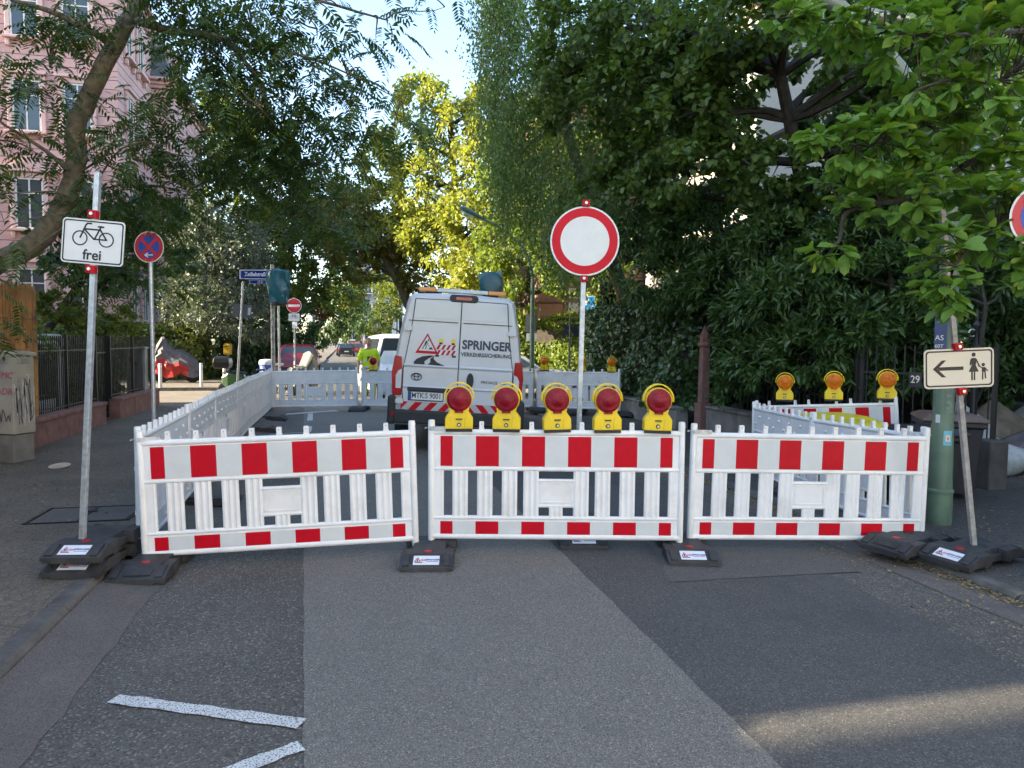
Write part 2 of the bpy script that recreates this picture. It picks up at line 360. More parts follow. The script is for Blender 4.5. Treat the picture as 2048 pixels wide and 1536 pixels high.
def limb(mb, a, b, r0, r1, sag=.0, wob=.12, n=7, k=6):
    a, b = Vector(a), Vector(b); L = (b-a).length; pts = []; rs = []
    o1 = Vector([random.uniform(-1, 1) for _ in range(3)])*wob*L; o2 = Vector([random.uniform(-1, 1) for _ in range(3)])*wob*L*.6
    for i in range(n+1):
        t = i/n; pts.append(a.lerp(b, t)+o1*math.sin(PI*t)*.5+o2*math.sin(2*PI*t)*.5+Vector((0, 0, sag*L*math.sin(PI*t)))); rs.append(r0+(r1-r0)*t)
    mb.tube(pts, rs, k); return pts
def tree(name, label, base, top, r, blobs, n, size, lm, bark=None, tmpl=LEAF4, droop=.35, group=None, twigs=3, shell=.5, cat='tree', flat=.5):
    t = thing(name, label, cat, (0, 0, 0), 0, group); mb = MB(); base = Vector(base); top = Vector(top)
    tr = limb(mb, base, top, r, r*.45, wob=.05, n=9, k=9)
    for b in blobs:
        c = Vector(b[:3]); s = min(tr[3:], key=lambda v: (v-c).length+abs(v.z-c.z+1)*.3)
        e = limb(mb, s, c, r*.38, r*.10, sag=.06, n=6, k=6)
        for _ in range(twigs):
            d = Vector([random.gauss(0, 1) for _ in range(3)]).normalized(); e2 = c+Vector((d.x*b[3], d.y*b[4], d.z*b[5]))*.85
            limb(mb, e[random.randint(2, 6)], e2, r*.09, r*.02, n=5, k=4)
    mb.build('trunk', bark or M_barkd, t, smooth=True)
    crown(t, blobs, n, size, lm, tmpl, droop, shell, flat=flat)
    return t
# ================================================================ barriers
XB = 1.02
def barrier_meshes():
    m = {}
    f = MB()                                                    # frame: rails, boards, end panels; front is -y
    for z, r_ in ((.898, .026), (.594, .021), (.180, .019), (.024, .027)):
        f.tube([(-XB, 0, z), (XB, 0, z)], r_, 10)
    f.box((0, 0, .742), (2*XB-.05, .030, .27)); f.box((0, 0, .10), (2*XB-.05, .030, .13))
    for s in (-1, 1):
        f.box((s*.967, 0, .387), (.075, .026, .40)); f.tube([(s*.934, 0, .19), (s*.934, 0, .585)], .016, 8)
    for i in range(11):                                          # dimples in the back of the boards
        x = -.9+i*.18
        for z in ((.80 if i % 2 else .70),): f.lathe([(.022, .0), (.012, .016), (.001, .019)], (x, .0145, z), 8, 'y')
        if i % 2 == 0: f.lathe([(.022, .0), (.012, .013), (.001, .015)], (x, .0145, .1), 8, 'y')
    m['frame'] = f.mesh('frame', M_white, True)
    p = MB(); p.lathe([(.024, -.045), (.028, -.035), (.028, .985), (.024, .998)], (0, 0, 0), 14)
    p.lathe([(.009, -.034), (.007, -.031)], (0, 0, -.008), 8, 'y'); p.box((0, -.028, .30), (.016, .004, .034)); p.box((0, -.028, .66), (.016, .004, .034))
    m['post'] = p.mesh('post', M_white, True)
    s = MB(); s.prism([(-.024, .905), (.024, .905), (.022, .93), (.0185, .935), (.0185, .982), (.016, .988), (-.016, .988), (-.0185, .982), (-.0185, .935), (-.022, .93)], -.016, .016)
    s.lathe([(.0045, -.0175), (.004, -.0165)], (0, 0, .968), 8, 'y', 1)
    m['stud'] = s.mesh('stud', [M_white, M_grey])
    t = MB(); t.box((0, 0, .387), (.125, .018, .40))
    for x in (-.045, 0, .045): t.tube([(x, 0, .195), (x, 0, .58)], .0185, 8)
    m['slat'] = t.mesh('slat', M_white, True)
    c = MB(); c.box((0, 0, .395), (.29, .02, .19)); c.tube([(-.15, 0, .495), (.15, 0, .495)], .017, 8); c.tube([(-.15, 0, .285), (.15, 0, .285)], .017, 8)
    for x, z, a, b in ((0, .475, .25, .008), (0, .318, .25, .008), (-.125, .3965, .008, .165), (.125, .3965, .008, .165)): c.box((x, -.012, z), (a, .006, b))
    for x in (-.04, 0, .04): c.tube([(x, 0, .19), (x, 0, .29)], .017, 8)
    c.box((0, 0, .24), (.11, .018, .1))
    m['panel'] = c.mesh('panel', M_white, True)
    for nm, z0, z1 in (('reflector', .617, .868), ('lower_reflector', .045, .152)):
        r = MB(); y = -.0185; e = [-.945, -.845]; xs = [-.945]
        w = 1.89/10.0
        xs = [-.945, -.845]+[-.845+w*1.0*i*(1.69/1.701) for i in range(1, 9)]+[.845, .945]
        xs = [-.945, -.845]+[-.845+1.69/9*i for i in range(1, 9)]+[.845, .945]
        for i in range(len(xs)-1):
            r.add([(xs[i], y, z0), (xs[i+1], y, z0), (xs[i+1], y, z1), (xs[i], y, z1)], [(0, 1, 2, 3)], 0 if i % 2 == 0 else 1)
        m[nm] = r.mesh(nm, [M_red, M_sheet])
    k = MB(); k.box((.06, -.031, .93), (.15, .008, .034)); k.lathe([(.017, -.008), (.017, .0)], (.128, -.031, .93), 12, 'y'); k.lathe([(.008, -.014), (.008, -.008)], (.128, -.031, .93), 8, 'y')
    k.tube([(-.012+.038*math.cos(a), .038*math.sin(a), .93) for a in [R(d) for d in range(-90, 200, 25)]], .007, 6)
    m['clip'] = k.mesh('connecting_clip', M_galv, True)
    return m
BM = barrier_meshes()
def barrier(a, b, label, group, zb, clip=0, lamps=(), flip=False):
    """a, b: ground points of the two post centres (world xy), zb their foot heights; front faces right-hand side of a->b"""
    A = Vector((a[0], a[1], zb[0])); B = Vector((b[0], b[1], zb[1])); c = (A+B)/2; d = B-A
    t = thing('barrier_fence', label, 'barrier', c, (0, -math.atan2(d.z, math.hypot(d.x, d.y)), math.atan2(d.y, d.x)), group)
    t.scale = (d.length/(2*XB), 1, 1)
    put('frame', BM['frame'], t)
    for s in (-1, 1): put('post', BM['post'], t, (s*XB, 0, 0))
    for i in range(9):
        if i not in lamps: put('stud', BM['stud'], t, (-.816+.204*i, 0, 0))
    for x in (-.785, -.583, -.381, -.205, .205, .381, .583, .785): put('slat', BM['slat'], t, (x, 0, 0))
    put('panel', BM['panel'], t)
    put('reflector', BM['reflector'], t); put('reflector', BM['lower_reflector'], t)
    for s in ([clip] if clip in (-1, 1) else []):
        put('connecting_clip', BM['clip'], t, (s*XB, 0, 0), (0, 0, 0 if s < 0 else PI))
    return t
# foot plates
def plate_meshes():
    b = MB()
    prof = [(-.41, 0), (.41, 0), (.41, .045), (.26, .108), (-.26, .108), (-.41, .045)]   # y, z
    b.prism(prof, -.13, .13, ax='x')
    for s in (-1, 1):                                             # flanks, notched in the middle and underneath
        for q in (-1, 1):
            b.prism([(q*.41, .018), (q*.41, .045), (q*.26, .104), (q*.10, .104), (q*.10, .018)][::q], *sorted((s*.205, s*.128)), ax='x')
            for y0 in (.16, .37): b.box((s*.165, q*y0, .009), (.07, .05, .018))
        b.prism([(-.12, .018), (.12, .018), (.12, .07), (-.12, .07)], *sorted((s*.17, s*.128)), ax='x')
    for q in (-1, 1):
        for x in (-.155, .155):                                   # raised panels on the sloping ends
            b.box((x, q*.335, .0815), (.05, .13, .012), (-q*math.atan2(.063, .15), 0, 0))
    for x in (-.06, 0, .06): b.box((x, .06, .1085), (.034, .05, .002), None, 1)
    m = b.mesh('body', [M_rub, M_black])
    return m
PM = plate_meshes()
_n = math.hypot(.15, .063)
def plate(loc, rz, label, group='black rubber foot plates', sticker=True, tilt=(0, 0), ends=(-1,), name='foot_plate'):
    t = thing(name, label, 'foot plate', loc, (tilt[0], tilt[1], rz), group)
    put('body', PM, t, bevel=.006)
    MB().lathe([(.032, .1085), (.030, .1115)], (0, -.19, 0), 16).build('grip_mark', M_redp, t)
    if sticker:
        for q in ends:
            s = MB().box((0, 0, 0), (.20, .105, .0015)).build('sticker', mat('sticker', (.72, .74, .78), .3, var=.02), t, (0, q*.337, .0805), (-q*math.atan2(.063, .15), 0, 0 if q < 0 else PI))
            if name == 'foot_plate' and abs(loc[1]) < 8:
                text('SPRINGER', .024, s, (.048, .004, .0012), M_enam, (0, 0, 0), 'lettering', bold=.0006)
                l = MB(); z_ = .0012
                for p0, p1 in (((-.09, -.016), (-.068, .03)), ((-.068, .03), (-.046, -.016)), ((-.09, -.016), (-.046, -.016))):
                    A_, B_ = Vector(p0), Vector(p1); e_ = (B_-A_).normalized(); n_ = Vector((-e_.y, e_.x))*.003; l.add([(*(A_-n_), z_), (*(B_-n_), z_), (*(B_+n_), z_), (*(A_+n_), z_)], [(0, 1, 2, 3)])
                for k_ in range(4): l.add([(-.046+.011*k_, -.01, z_), (-.040+.011*k_, -.01, z_), (-.034+.011*k_, .012, z_), (-.040+.011*k_, .012, z_)], [(0, 1, 2, 3)])
                l.box((.047, -.016, .001), (.09, .004, .0008), None, 1); l.box((-.058, -.027, .001), (.06, .008, .0008), None, 1); l.box((-.068, .0, .0012), (.012, .02, .0006), None, 1)
                l.build('logo', [M_redp, M_black], s)
    else:
        q = -1; MB().box((0, q*.337, .0835), (.19, .085, .004), (math.atan2(.063, .15), 0, 0)).build('embossed_field', M_rub, t, bevel=.002)
    return t
# warning lamps
def lamp_meshes():
    m = {}; h = MB()
    o = [(-.115, .0), (.115, .0), (.115, .085), (.108, .10), (.075, .145), (.085, .17), (-.085, .17), (-.075, .145), (-.108, .10), (-.115, .085)]
    h.prism(o, -.045, .045)
    for s in (-1, 1): h.prism([(s*.045, .005), (s*.11, .005), (s*.11, .08), (s*.095, .105), (s*.065, .118), (s*.05, .10)][::s], -.050, -.044)
    h.lathe([(.100, -.046), (.108, -.040), (.110, .0), (.108, .040), (.098, .046)], (0, 0, .245), 32, 'y')
    m['housing'] = h
    b = MB(); b.box((0, 0, -.012), (.22, .085, .026)); m['base'] = b.mesh('base', M_black)
    l = MB(); l.lathe([(.103, -.043), (.098, -.056), (.088, -.060), (.085, -.0635), (.078, -.0645), (.075, -.068), (.066, -.0685), (.063, -.0715), (.053, -.072), (.05, -.0745), (.04, -.075), (.037, -.077), (.024, -.0772), (.021, -.079), (.001, -.0795)], (0, 0, .245), 28, 'y'); l.box((0, -.052, .142), (.07, .014, .016)); m['lens'] = l
    k = MB()
    for y in (-.02, .02): k.tube([(.124*math.cos(a), y, .250+.130*math.sin(a)) for a in [R(d) for d in range(-5, 186, 10)]], .006, 6)
    m['handle'] = k
    c = MB(); c.lathe([(.016, -.055), (.018, -.045)], (0, 0, .034), 16, 'y'); c.lathe([(.010, -.058), (.010, -.054)], (0, 0, .034), 12, 'y', 1); m['lock'] = c.mesh('lock', [M_dark, M_alu], True)
    n = MB(); n.box((0, -.0455, .080), (.056, .002, .011)); n.box((0, -.0455, .068), (.05, .002, .002)); m['label'] = n.mesh('maker_plate', M_black)
    return m
LMM = lamp_meshes()
def lensmat(name, col):
    m = mat(name, col, .2, var=.3, scale=30, spec=.3, bump=.35, bscale=260); return m
M_lred = lensmat('red_lens', (.22, .003, .014)); M_lamb = lensmat('amber_lens', (.62, .155, .004))
_hm = {'r': LMM['housing'].mesh('housing', M_yel), 'l': LMM['lens'].mesh('lens', M_lred, True), 'a': LMM['lens'].mesh('lens', M_lamb, True), 'h': LMM['handle'].mesh('handle', M_yel, True)}
def lamp(loc, rz, red, label, group, tilt=0, sc=1):
    t = thing('warning_lamp', label, 'warning lamp', loc, (0, tilt, rz), group); t.scale = (sc, sc, sc)
    put('housing', _hm['r'], t, bevel=.004); put('base', LMM['base'], t); put('lens', _hm['l'] if red else _hm['a'], t); put('handle', _hm['h'], t)
    put('lock', LMM['lock'], t); put('maker_plate', LMM['label'], t)
    return t
GF = 'front barrier fences across the road'
# the front row: left, middle, right
bL = barrier((-2.87, 5.50), (-.79, 5.80), 'front red and white striped barrier fence, tilted, beside the left kerb', GF, (.10, .165), 0)
bM = barrier((-.665, 5.87), (1.415, 5.87), 'front red and white barrier fence carrying the five red lamps', GF, (.165, .165), -1, lamps=(0, 2, 4, 6, 8))
bR = barrier((1.535, 6.0), (3.60, 6.15), 'front red and white striped barrier fence beside the green lamp post', GF, (.140, .105), -1)
put('connecting_clip', BM['clip'], bL, (-XB-.01, 0, .0), (0, 0, R(20))); put('connecting_clip', BM['clip'], bR, (XB, .03, -.0), (0, 0, PI-R(40)))
for k, (i, nm) in enumerate(zip((0, 2, 4, 6, 8), ('first', 'second', 'middle one', 'fourth', 'fifth'))):
    lamp((.375+(-.816+.204*i)*1.02+(.0 if i else .02), 5.87, 1.062+.033), random.uniform(-.13, .13), True, 'red round warning lamp on yellow housing, %s from the left on the front barrier' % nm, 'red lamps on the front barrier', random.uniform(-.035, .035), 1.0)
# the left row, seen from behind (its striped side faces the pavement)
GL = 'barrier fences along the left kerb'
lp = [Vector((-2.985, 5.62))]
ang = [14.5, 15.5, 13.5, 15, 13, 13.5]
for a in ang: lp.append(lp[-1]+Vector((-math.sin(R(a)), math.cos(R(a))))*2.105)
for i, nm in enumerate(('nearest', 'second', 'third', 'fourth', 'fifth', 'farthest')):
    a, b = lp[i], lp[i+1]; u = (b-a).normalized()*.03
    barrier(b-u, a+u, 'white barrier fence along the left kerb, %s of that row from the camera' % nm, GL, (.115, .115), 0)
for i, nm in enumerate(('second', 'third', 'fourth', 'fifth', 'sixth')):
    plate((lp[i+1].x+.12, lp[i+1].y, .02), ST+PI/2+random.uniform(-.06, .06)+PI, 'black foot plate under the left barrier row, %s joint from the camera' % nm, 'foot plates under the left barrier row', True, ends=(-1,))
# the back row, seen from behind
GB = 'barrier fences across the road behind the van'
e = lp[-1]
bk = [Vector((e.x+.04, e.y-.02)), Vector((-3.93, 18.0)), Vector((-3.80, 18.0)), Vector((-1.70, 18.05)), Vector((-1.58, 18.06)), Vector((.52, 18.05)), Vector((.66, 18.0)), Vector((2.60, 17.1))]
for i, nm in enumerate(('leftmost', 'just left of the van', 'hidden mostly by the van', 'rightmost, carrying amber lamps')):
    a, b = bk[2*i], bk[2*i+1]
    barrier(b, a, 'white barrier fence across the road behind the van, %s' % nm, GB, ((.16, .16, .16, .20)[i], (.12, .16, .16, .16)[i]), 1 if i else 0)
for i, (x, y, z, r_, nm) in enumerate(((-3.86, 17.95, .05, 0, 'left of the van'), (.6, 17.95, .08, .1, 'right of the van'), (1.6, 17.5, .08, -.3, 'behind the round sign post'), (2.62, 17.0, .08, .9, 'by the ivy wall'))):
    plate((x, y, z), r_, 'black foot plate under the back barrier row, %s' % nm, 'foot plates under the back barrier row', False)
lamp((-3.52, 18.0, 1.06+.025), 0, True, 'red round warning lamp on the back barrier beside the worker', None, 0, .92)
for x, y, nm in ((.82, 17.93, 'nearest the van'), (1.72, 17.52, 'in the middle'), (2.42, 17.2, 'nearest the ivy')): lamp((x, y, 1.10+.025), -.4, False, 'amber warning lamp on the back barrier fence, %s' % nm, 'amber lamps on the back barrier', 0, .95)
# the side bay on the right
GR = 'barrier fences round the bins on the right'
barrier((3.66, 6.24), (3.46, 8.05), 'white barrier fence at the right kerb, nearer one, meeting the front row', GR, (.10, .05), 0)
barrier((3.46, 8.12), (3.45, 10.05), 'white barrier fence at the right kerb, farther one', GR, (.045, .005), -1)
barrier((3.56, 10.05), (4.97, 9.0), 'striped barrier fence with three amber lamps closing off the bins', GR, (.02, .17), 0, lamps=(1, 4, 7))
for (x, y, z, nm) in ((3.80, 9.87, .945, 'left'), (4.31, 9.49, .985, 'middle'), (4.82, 9.11, 1.03, 'right')): lamp((x, y, z+.105), -.35, False, 'amber round warning lamp above the bins, %s of three' % nm, 'amber lamps above the bins', 0, .98)
# foot plates of the front row
plate((-2.78, 5.46, .022), R(8), 'bare worn black foot plate without sticker under the left corner of the front barrier', sticker=False)
plate((-.66, 5.72, .048), R(2), 'black foot plate with white sticker under the joint of left and middle front barriers')
plate((.62, 6.33, .05), R(1), 'black foot plate holding the round white sign post behind the front barrier')
plate((1.47, 5.92, .045), R(-2), 'black foot plate with white sticker under the joint of middle and right front barriers')
plate((3.42, 6.02, .085), R(-58), 'black foot plate without sticker half under the right end of the front barrier', sticker=False, tilt=(0, .03))
plate((3.78, 5.72, .085), R(-62), 'black foot plate with white sticker lying over the right kerb', tilt=(.02, .03), ends=(-1,))
plate((4.36, 5.28, .045), R(-20), 'lower black foot plate of the pair at the right picture edge', sticker=False)
plate((4.40, 5.30, .155), R(-24), 'upper black foot plate of the pair at the right picture edge', sticker=False)
plate((-3.16, 5.36, .104), R(4), 'lower black foot plate of the stack holding the leaning bicycle sign')
plate((-3.15, 5.36, .214), R(3), 'upper black foot plate of the stack holding the leaning bicycle sign')
plate((3.5, 8.2, .05), R(95), 'black foot plate under the right side barrier, by the kerb', sticker=True)
plate((3.5, 10.0, .05), R(95), 'black foot plate at the far corner of the right side barriers', sticker=False)

# ================================================================ signs
def rrect(w, h, r, n=5):
    o = []
    for cx, cz, a in ((w/2-r, h/2-r, 0), (-w/2+r, h/2-r, 90), (-w/2+r, -h/2+r, 180), (w/2-r, -h/2+r, 270)):
        for i in range(n+1): t = R(a+90*i/n); o.append((cx+r*math.cos(t), cz+r*math.sin(t)))
    return o
def ringpoly(mb, out, inn, y, k=None):
    n = len(out); mb.add([(a, y, b) for a, b in out]+[(a, y, b) for a, b in inn], [(i, (i+1) % n, n+(i+1) % n, n+i) for i in range(n)], k)
def flat(mb, pts, y, k=None):
    mb.add([(a, y, b) for a, b in pts], [list(range(len(pts)))], k)
def seg(mb, a, b, w, y, k=None):
    A, B = Vector(a), Vector(b); d = (B-A).normalized(); t = Vector((-d.y, d.x))*w/2
    flat(mb, [tuple(A-t), tuple(B-t), tuple(B+t), tuple(A+t)], y, k)
def clampset(t, zs, pole_r):
    for z in zs:
        c = MB(); c.box((0, -pole_r-.012, z), (.062, .05, .056)); c.lathe([(.014, -.05-pole_r), (.012, -.036-pole_r)], (0, 0, z), 12, 'y', 1)
        for a in (45, -45): c.box((0, -pole_r-.038, z), (.07, .006, .008), (0, R(a), 0))
        c.build('clamp', [M_redp, M_alu], t, bevel=.004)
def signplate(t, poly, z, yoff, face, thick=.003, back=None):
    p = MB(); n = len(poly)
    p.prism([(a, b) for a, b in poly], yoff, yoff+thick)
    o = p.build('plate', [back or M_alu], t, (0, 0, z)); return o
def pole(t, h, r_, m, square=False, z0=0):
    p = MB()
    if square: p.box((0, 0, (h+z0)/2), (2*r_, 2*r_, h-z0))
    else: p.tube([(0, 0, z0), (0, 0, h)], r_, 14)
    return p.build('pole', m, t, bevel=.004 if square else 0, smooth=not square)
def roundsign(t, r_, z, yoff, layers, name='plate'):
    p = MB(); p.lathe([(r_, yoff+.003), (r_, yoff)], (0, 0, 0), 48, 'y'); o = p.build(name, M_alu, t, (0, 0, z))
    y = yoff-.001
    for (ra, m, nm) in layers:
        f = MB(); f.disc((0, y, 0), ra, 48); f.build(nm, m, o); y -= .0012
    return o, y
# leaning "bicycles free" sign
t = thing('bicycle_sign', 'white bicycle sign reading frei on a leaning galvanised post', 'traffic sign', (-3.20, 5.22, .25), (R(-1.2), R(3.2), 0))
pole(t, 2.78, .020, M_galv, True, -.2)
pl = signplate(t, rrect(.445, .325, .028), 2.27, -.026, M_sheet); pl.rotation_euler = (0, R(1.2), R(3))
f = MB(); flat(f, rrect(.443, .323, .028), -.0275); f.build('white_face', M_sheet, pl)
f = MB(); ringpoly(f, rrect(.425, .305, .022), rrect(.405, .285, .016), -.029)
def bike(f, s, cx, cz, y):
    w = .011*s
    for x in (-.085, .085): f.disc((cx+x*s, y, cz), .050*s, 28, r0=.050*s-w*.8)
    for a, b, k in (((-.085, 0), (-.048, .095), 1), ((-.062, .062), (.042, .062), 1), ((-.062, .062), (.008, -.004), 1), ((.008, -.004), (.05, .09), 1), ((.042, .066), (.088, -.004), 1), ((.0, -.001), (.092, -.001), .9), ((.026, .083), (.068, .083), 1), ((-.048, .09), (-.04, .103), 1), ((-.044, .1), (-.012, .1), 1)):
        seg(f, (cx+a[0]*s, cz+a[1]*s), (cx+b[0]*s, cz+b[1]*s), w*k, y)
bike(f, 1.1, 0, .022, -.0292); f.build('bicycle_symbol', M_black, pl)
text('frei', .105, pl, (0, -.030, -.098), M_black, bold=.002, sx=.95)
clampset(t, (2.47, 2.07), .02)
# no stopping sign on a grey post
def nostop(loc, rz, h, r_, label, arrow=True, lean=0):
    t = thing('no_stopping_sign', label, 'traffic sign', loc, (0, lean, rz), 'no stopping signs')
    pole(t, h+r_*.9, .028, M_galv)
    o, y = roundsign(t, r_, h, -.034, ((r_*.985, M_sheet, 'rim'), (r_*.94, M_redsign, 'red_field'), (r_*.70, M_blue, 'blue_field')))
    f = MB()
    for a in (45, 135): c, s_ = math.cos(R(a)), math.sin(R(a)); seg(f, (-c*r_*.8, -s_*r_*.8), (c*r_*.8, s_*r_*.8), r_*.20, y-.0005-.0004*(a > 90))
    f.build('red_cross', M_redsign, o)
    if arrow:
        f = MB(); z = -r_*.51; seg(f, (-r_*.2, z), (r_*.27, z), r_*.06, y-.002)
        for s_ in (-1, 1): seg(f, (-r_*.28, z), (-r_*.05, z+s_*r_*.14), r_*.06, y-.0022)
        f.build('arrow', M_sheet, o)
    for a in (75, 105, -75, -105): MB().lathe([(r_*.025, y-.003), (r_*.02, y)], (r_*.85*math.cos(R(a)), 0, r_*.85*math.sin(R(a))), 8, 'y').build('bolt', M_alu, o)
    return t
M_redsign = mat('sign_red', (.42, .015, .025), .35, var=.05)
nostop((-4.86, 9.6, .1), R(-4), 2.94, .208, 'blue and red no stopping sign with white arrow beside the bicycle sign')
nostop((3.535, 4.62, .05), R(-10), 2.60, .212, 'no stopping sign cut off by the right picture edge among the leaves', False, R(-2.6))
# round prohibition sign behind the front barrier
t = thing('prohibition_sign', 'round white sign with red ring on a galvanised post behind the front barrier', 'traffic sign', (.585, 6.30, .1), (R(0), R(.9), 0))
pole(t, 2.95, .021, M_galv, True, -.02)
o, y = roundsign(t, .302, 2.60, -.030, ((.300, M_sheet, 'rim'), (.288, M_red, 'red_ring'), (.214, M_sheet, 'white_field')))
clampset(t, (2.925, 2.275), .021)
# pedestrian detour sign on the right
t = thing('pedestrian_sign', 'cream sign with black arrow, woman and child on a leaning post', 'traffic sign', (3.80, 5.72, .09), (R(0), R(-8.0), 0))
pole(t, 2.86, .020, mat('weathered_steel', (.30, .30, .29), .6, .3, var=.25, scale=20), True, 0)
pl = signplate(t, rrect(.55, .315, .035), 1.56, -.026, M_cream); pl.rotation_euler = (0, R(5.0), R(-2))
f = MB(); flat(f, rrect(.548, .313, .035), -.0275); f.build('cream_face', M_cream, pl)
f = MB(); ringpoly(f, rrect(.524, .289, .026), rrect(.500, .265, .020), -.029); f.build('border', M_black, pl)
f = MB(); seg(f, (-.165, 0), (.035, 0), .028, -.0292)
for s in (-1, 1): flat(f, [(-.205, 0), (-.135, s*.068), (-.100, s*.068), (-.17, 0)][::s], -.0294-.0002*s)
f.build('arrow', M_black, pl)
f = MB(); y = -.0296; cx = .115
f.disc((cx, y, .105), .0165, 18); flat(f, [(cx-.016, .078), (cx+.016, .078), (cx+.024, .06), (cx+.016, .02), (cx+.04, -.032), (cx-.04, -.032), (cx-.014, .02), (cx-.024, .06)][::-1], y)
for a, b in (((cx-.018, .07), (cx-.026, .022)), ((cx+.018, .07), (cx+.044, .012))): seg(f, a, b, .011, y-.0003)
for x in (-.013, .006): seg(f, (cx+x, -.03), (cx+x, -.1), .012, y-.0004)
cx = .19
f.disc((cx, y, .022), .014, 18); flat(f, [(cx-.011, .002), (cx+.014, .002), (cx+.022, -.035), (cx-.012, -.035)][::-1], y)
for a, b, w in (((cx-.008, -.004), (cx-.042, .018), .009), ((cx+.012, -.003), (cx+.036, -.03), .009), ((cx-.004, -.03), (cx-.006, -.098), .011), ((cx+.012, -.03), (cx+.018, -.09), .011)): seg(f, a, b, w, y-.0005)
f.build('woman_and_child', M_black, pl)
clampset(t, (1.735, 1.375), .02)
# ================================================================ the van
M_van = mat('van_paint', (.60, .61, .62), .28, var=.03, scale=3, coat=.5, dirt=.10, dcol=(.40, .38, .34))
M_trim = mat('black_trim', (.02, .021, .022), .55, var=.15)
M_lens = mat('tail_lamp_red', (.38, .006, .008), .12, var=.2, scale=12, spec=.7)
M_clear = mat('lamp_clear', (.62, .63, .63), .12, var=.1)
M_amb = mat('beacon_amber', (.75, .30, .08), .2, var=.1)
M_navy = mat('navy_print', (.035, .045, .085), .4, var=0)
van = thing('delivery_van', 'tall light grey delivery van with red striped bumper and road works lettering', 'van', (-.905, 11.05, .05), (0, R(2.9), R(4.0)))
def vring(y, wb, wm, wt, zb, zt, r_=.10):        # cross-section in xz at length y
    o = [(-wb, zb), (wb, zb), (wm, zb+.35), (wm, 1.25), (wm-(wm-wt)*.45, 1.85)]
    o += [(wt+.012, zt-r_*1.6), (wt-.02, zt-r_*.6), (wt-.09, zt-.012), (0, zt+.025)]
    right = o[1:]; left = [(-x, z) for x, z in reversed(right[:-1])]
    return [(x, y, z) for x, z in right+left]
b = MB()
b.loft([vring(.0, .96, .985, .80, .46, 2.44), vring(.10, 1.0, 1.02, .835, .42, 2.49), vring(1.2, 1.0, 1.025, .86, .42, 2.50), vring(3.9, 1.0, 1.025, .86, .42, 2.50), vring(4.5, 1.0, 1.02, .83, .42, 2.42)])
b.build('body', M_van, van, smooth=False, bevel=.02, fix=True)
c = MB(); c.loft([vring(4.46, .99, 1.01, .82, .40, 2.40), vring(5.1, .98, 1.0, .72, .38, 1.75), vring(5.55, .95, .96, .70, .36, 1.35, .05), vring(5.85, .85, .86, .6, .36, .95, .05)]); c.build('cab', M_van, van, bevel=.03, fix=True)
MB().add([(-.72, 4.56, 2.28), (.72, 4.56, 2.28), (.78, 5.20, 1.72), (-.78, 5.20, 1.72)], [(0, 1, 2, 3)]).build('windscreen', M_glass, van, (0, .03, .03))
def vx(z, s):      # half width of the rear at height z
    return .965-max(0, z-1.25)*.135
for s, nm in ((-1, 'door'), (1, 'door')):
    d = MB(); g_ = .006; yb = -.035
    pts = [(s*g_, .66), (s*.80, .66), (s*.845, .95), (s*.845, 1.30), (s*(vx(1.9, s)-.13), 1.95), (s*(vx(2.38, s)-.11), 2.385), (s*g_, 2.395)]
    d.prism(pts if s > 0 else pts[::-1], yb, .01)
    dd = d.build(nm, M_van, van, bevel=.008)
    pw = [(s*.03, 2.10), (s*(vx(2.1, s)-.15), 2.10), (s*(vx(2.35, s)-.14), 2.34), (s*.03, 2.35)]
    w = MB(); w.prism(pw if s > 0 else pw[::-1], yb-.005, yb+.002); w.build('window_blank', M_van, dd, bevel=.006)
    q_ = MB(); q_.box((s*.42, yb-.006, 2.055), (.76, .012, .012)); q_.build('seam', M_trim, dd)
    for z, h in ((1.36, .03), (1.03, .025)): MB().prism([(yb-.022, z), (yb, z-h), (yb, z+h)], *sorted((s*.02, s*.84)), ax='x').build('body_crease', M_van, dd)
    for z in (1.93, .80): MB().box((s*(vx(z, s)-.075), yb-.012, z), (.13, .045, .07)).box((s*(vx(z, s)-.075), yb-.03, z), (.03, .02, .09)).build('hinge', M_van, dd, bevel=.006)
MB().box((0, -.037, 1.53), (.010, .006, 1.74)).build('door_gap', M_trim, van)
for s in (-1, 1):
    for (x0_, z0_), (x1_, z1_) in (((s*.006, 2.402), (s*.712, 2.392)), ((s*.712, 2.392), (s*.752, 1.95)), ((s*.752, 1.95), (s*.852, 1.30)), ((s*.852, 1.30), (s*.852, .95)), ((s*.852, .95), (s*.806, .66))):
        q_ = MB(); seg(q_, (x0_, z0_), (x1_, z1_), .012, -.012 if s > 0 else -.0125); q_.build('door_gap', M_trim, van)
for s in (-1, 1):
    l = MB(); pts = [(s*.86, .89), (s*1.0, .89), (s*1.02, 1.25), (s*.985, 1.50), (s*.88, 1.49), (s*.865, 1.3)]
    l.prism(pts if s > 0 else pts[::-1], -.05, .16); tl = l.build('tail_lamp', M_lens, van, bevel=.012)
    pts = [(s*.868, 1.0), (s*.95, 1.0), (s*.955, 1.2), (s*.92, 1.27), (s*.868, 1.3)]
    l = MB(); l.prism(pts if s > 0 else pts[::-1], -.056, -.049); l.build('reversing_lens', M_clear, tl)
    w = MB(); w.box((s*1.0, .06, .66), (.12, .30, .44)); w.build('bumper_corner', M_trim, van, bevel=.03)
    MB().box((s*.98, -.098, .60), (.05, .01, .05)).build('reflector', M_lens, van)
    for y in (1.0, 4.9):
        wh = thing('wheel', None, None, (s*.90, y, .34)); wh.parent = van
        MB().lathe([(.20, -.1), (.32, -.1), (.345, -.06), (.345, .06), (.32, .1), (.20, .1)], ax='x', n=24).build('tyre', M_tyre, wh, smooth=True)
        MB().lathe([(.21, -.085), (.21, .085)], ax='x', n=20).build('rim', M_alu, wh)
